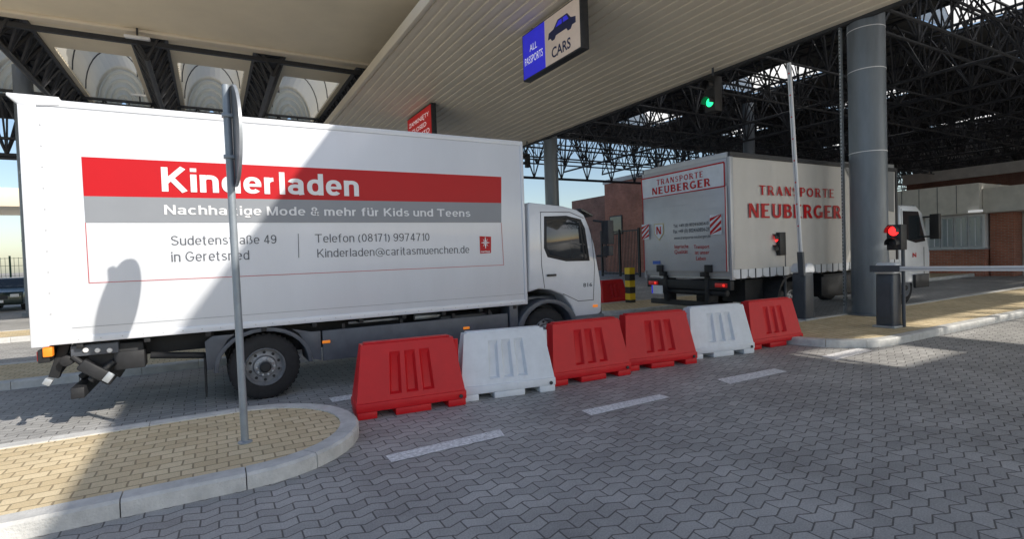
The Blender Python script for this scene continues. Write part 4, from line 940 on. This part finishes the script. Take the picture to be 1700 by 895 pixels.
# far left
o=thing('canopy',(-20,46,0),'distant pale flat canopy beyond the far left lane','canopy')
b=MB(); b.box(-40,-10.3,45,52,5.9,7.1); b.build('roof_slab',m_ceil,o,bev=.05)
for x in (-36,-28,-20,-12.4):
    b=MB(); b.tube((x,47,0),(x,47,5.9),.2,12); b.build('column',m_galv,o)
o=thing('fence',(-20,42,0),'green mesh fence at the far left edge','fence')
b=MB()
for i in range(120): b.tube((-32+i*.2,42,.05),(-32+i*.2,42,2.6),.012,4)
for z in (.3,.9,1.5,2.1,2.55): b.tube((-32,42,z),(-8,42,z),.016,4)
b.build('mesh_panel',m_fence,o)
b=MB()
for i in range(11): b.tube((-32+i*2.4,42.05,0),(-32+i*2.4,42.05,2.7),.05,6)
b.build('posts',m_fence,o)
pcx=G(35,517); xr=pcx.x; yc=31.0
o=thing('parked_car',(xr-.9,yc,0),'dark green car facing the camera at the far left edge','car')
x0,x1=xr-1.8,xr
b=MB(); b.prism([(yc,.35),(yc,.72),(yc+.15,.85),(yc+1.05,1.0),(yc+1.7,1.42),(yc+2.1,1.48),(yc+3.3,1.45),(yc+4.1,1.05),(yc+4.35,.9),(yc+4.35,.4),(yc+4.2,.3),(yc+.1,.28)],'YZ',x0,x1); bd=b.build('body',m_gcar,o,bev=.09,seg=3)
b=MB(); b.quad((x0+.2,yc+1.06,1.03),(x1-.2,yc+1.06,1.03),(x1-.3,yc+1.66,1.41),(x0+.3,yc+1.66,1.41)); b.build('windshield',m_glass,o)
for xx in (x0+.12,x1-.42): bx(xx,xx+.3,yc-.01,yc+.05,.62,.76).build('headlight',m_lampw,o,bev=.02)
bx((x0+x1)/2-.26,(x0+x1)/2+.26,yc-.03,yc-.01,.40,.51).build('number_plate',m_txtwhite,o)
bx(x0+.5,x1-.5,yc-.015,yc+.02,.55,.70).build('grille',m_black,o)
for xx in (x0,x1-.2):
    for yy in (yc+.8,yc+3.5):
        b=MB(); b.lathe((xx,yy,.32),'X',[(.2,0),(.32,0.0),(.32,.2),(.2,.2),(.001,.2)],20); b.build('wheel',m_rubber,o)
p=PX(1097,400,22); o=thing('camera_mast',(22,p.y,0),'slim mast with small camera rising behind the grey truck','mast')
b=MB(); b.tube((22,p.y,0),(22,p.y,6.6),.06,8); b.build('pole',m_galv,o); bx(21.8,22.3,p.y-.1,p.y+.1,6.1,6.3).build('camera_box',m_txtwhite,o,bev=.03)
tr_m=M('foliage',(.06,.10,.035),.8,0,.5,6); tk=M('bark',(.12,.09,.06),.9)
for i,(x,y) in enumerate(((-14,70),(-21,66),(-30,73),(40,92),(28,100))):
    o=thing('tree',(x,y,0),['bushy tree beyond the far left fence, nearest the truck','small bushy tree beyond the far left fence','tall bushy tree at the far left, behind the pale canopy','distant tree behind the brick building','farther tree left of the brick building'][i],'tree')
    b=MB(); b.tube((x,y,0),(x,y,3.2),.2,8,.1)
    for k in range(5): a=k*1.26; b.tube((x,y,2.2+.2*k),(x+1.2*math.cos(a),y+1.2*math.sin(a),3.8+.2*k),.08,5,.02)
    b.build('trunk',tk,o)
    b=MB()
    for k in range(1500):
        a=random.uniform(0,6.28); e=random.uniform(-1,1); rr_=random.random()**.45*(1+.25*math.sin(3*a+i)+.2*math.sin(5*e))
        c=Vector((x+2*rr_*math.cos(a)*math.sqrt(1-e*e),y+2*rr_*math.sin(a)*math.sqrt(1-e*e),4.2+1.9*rr_*e)); s=.16
        d1=Vector((random.gauss(0,1),random.gauss(0,1),random.gauss(0,1))).normalized(); d2=d1.orthogonal().normalized()
        b.quad(c-d1*s,c-d2*s*.6,c+d1*s,c+d2*s*.6)
    b.build('crown',tr_m,o,smooth=False,recalc=False)
# ------------------------------------------------ light
sd=Vector((-1.15,1.97,-1.6)).normalized()
sl=bpy.data.lights.new('sun','SUN'); sl.energy=5.0; sl.angle=R(.53); sl.color=(1,.93,.83)
so=bpy.data.objects.new('sun',sl); COL.objects.link(so); so.rotation_euler=sd.to_track_quat('-Z','Y').to_euler()
W=bpy.data.worlds.new('World'); S.world=W; W.use_nodes=True; nt=W.node_tree
sk=nt.nodes.new('ShaderNodeTexSky'); sk.sky_type='NISHITA'; sk.sun_disc=False
sk.sun_elevation=math.asin(-sd.z); sk.sun_rotation=math.atan2(-sd.x,-sd.y)
bg=nt.nodes['Background']; bg.inputs['Strength'].default_value=.15; nt.links.new(sk.outputs[0],bg.inputs[0])
S.view_settings.view_transform='Standard'; S.view_settings.look='None'; S.view_settings.exposure=0
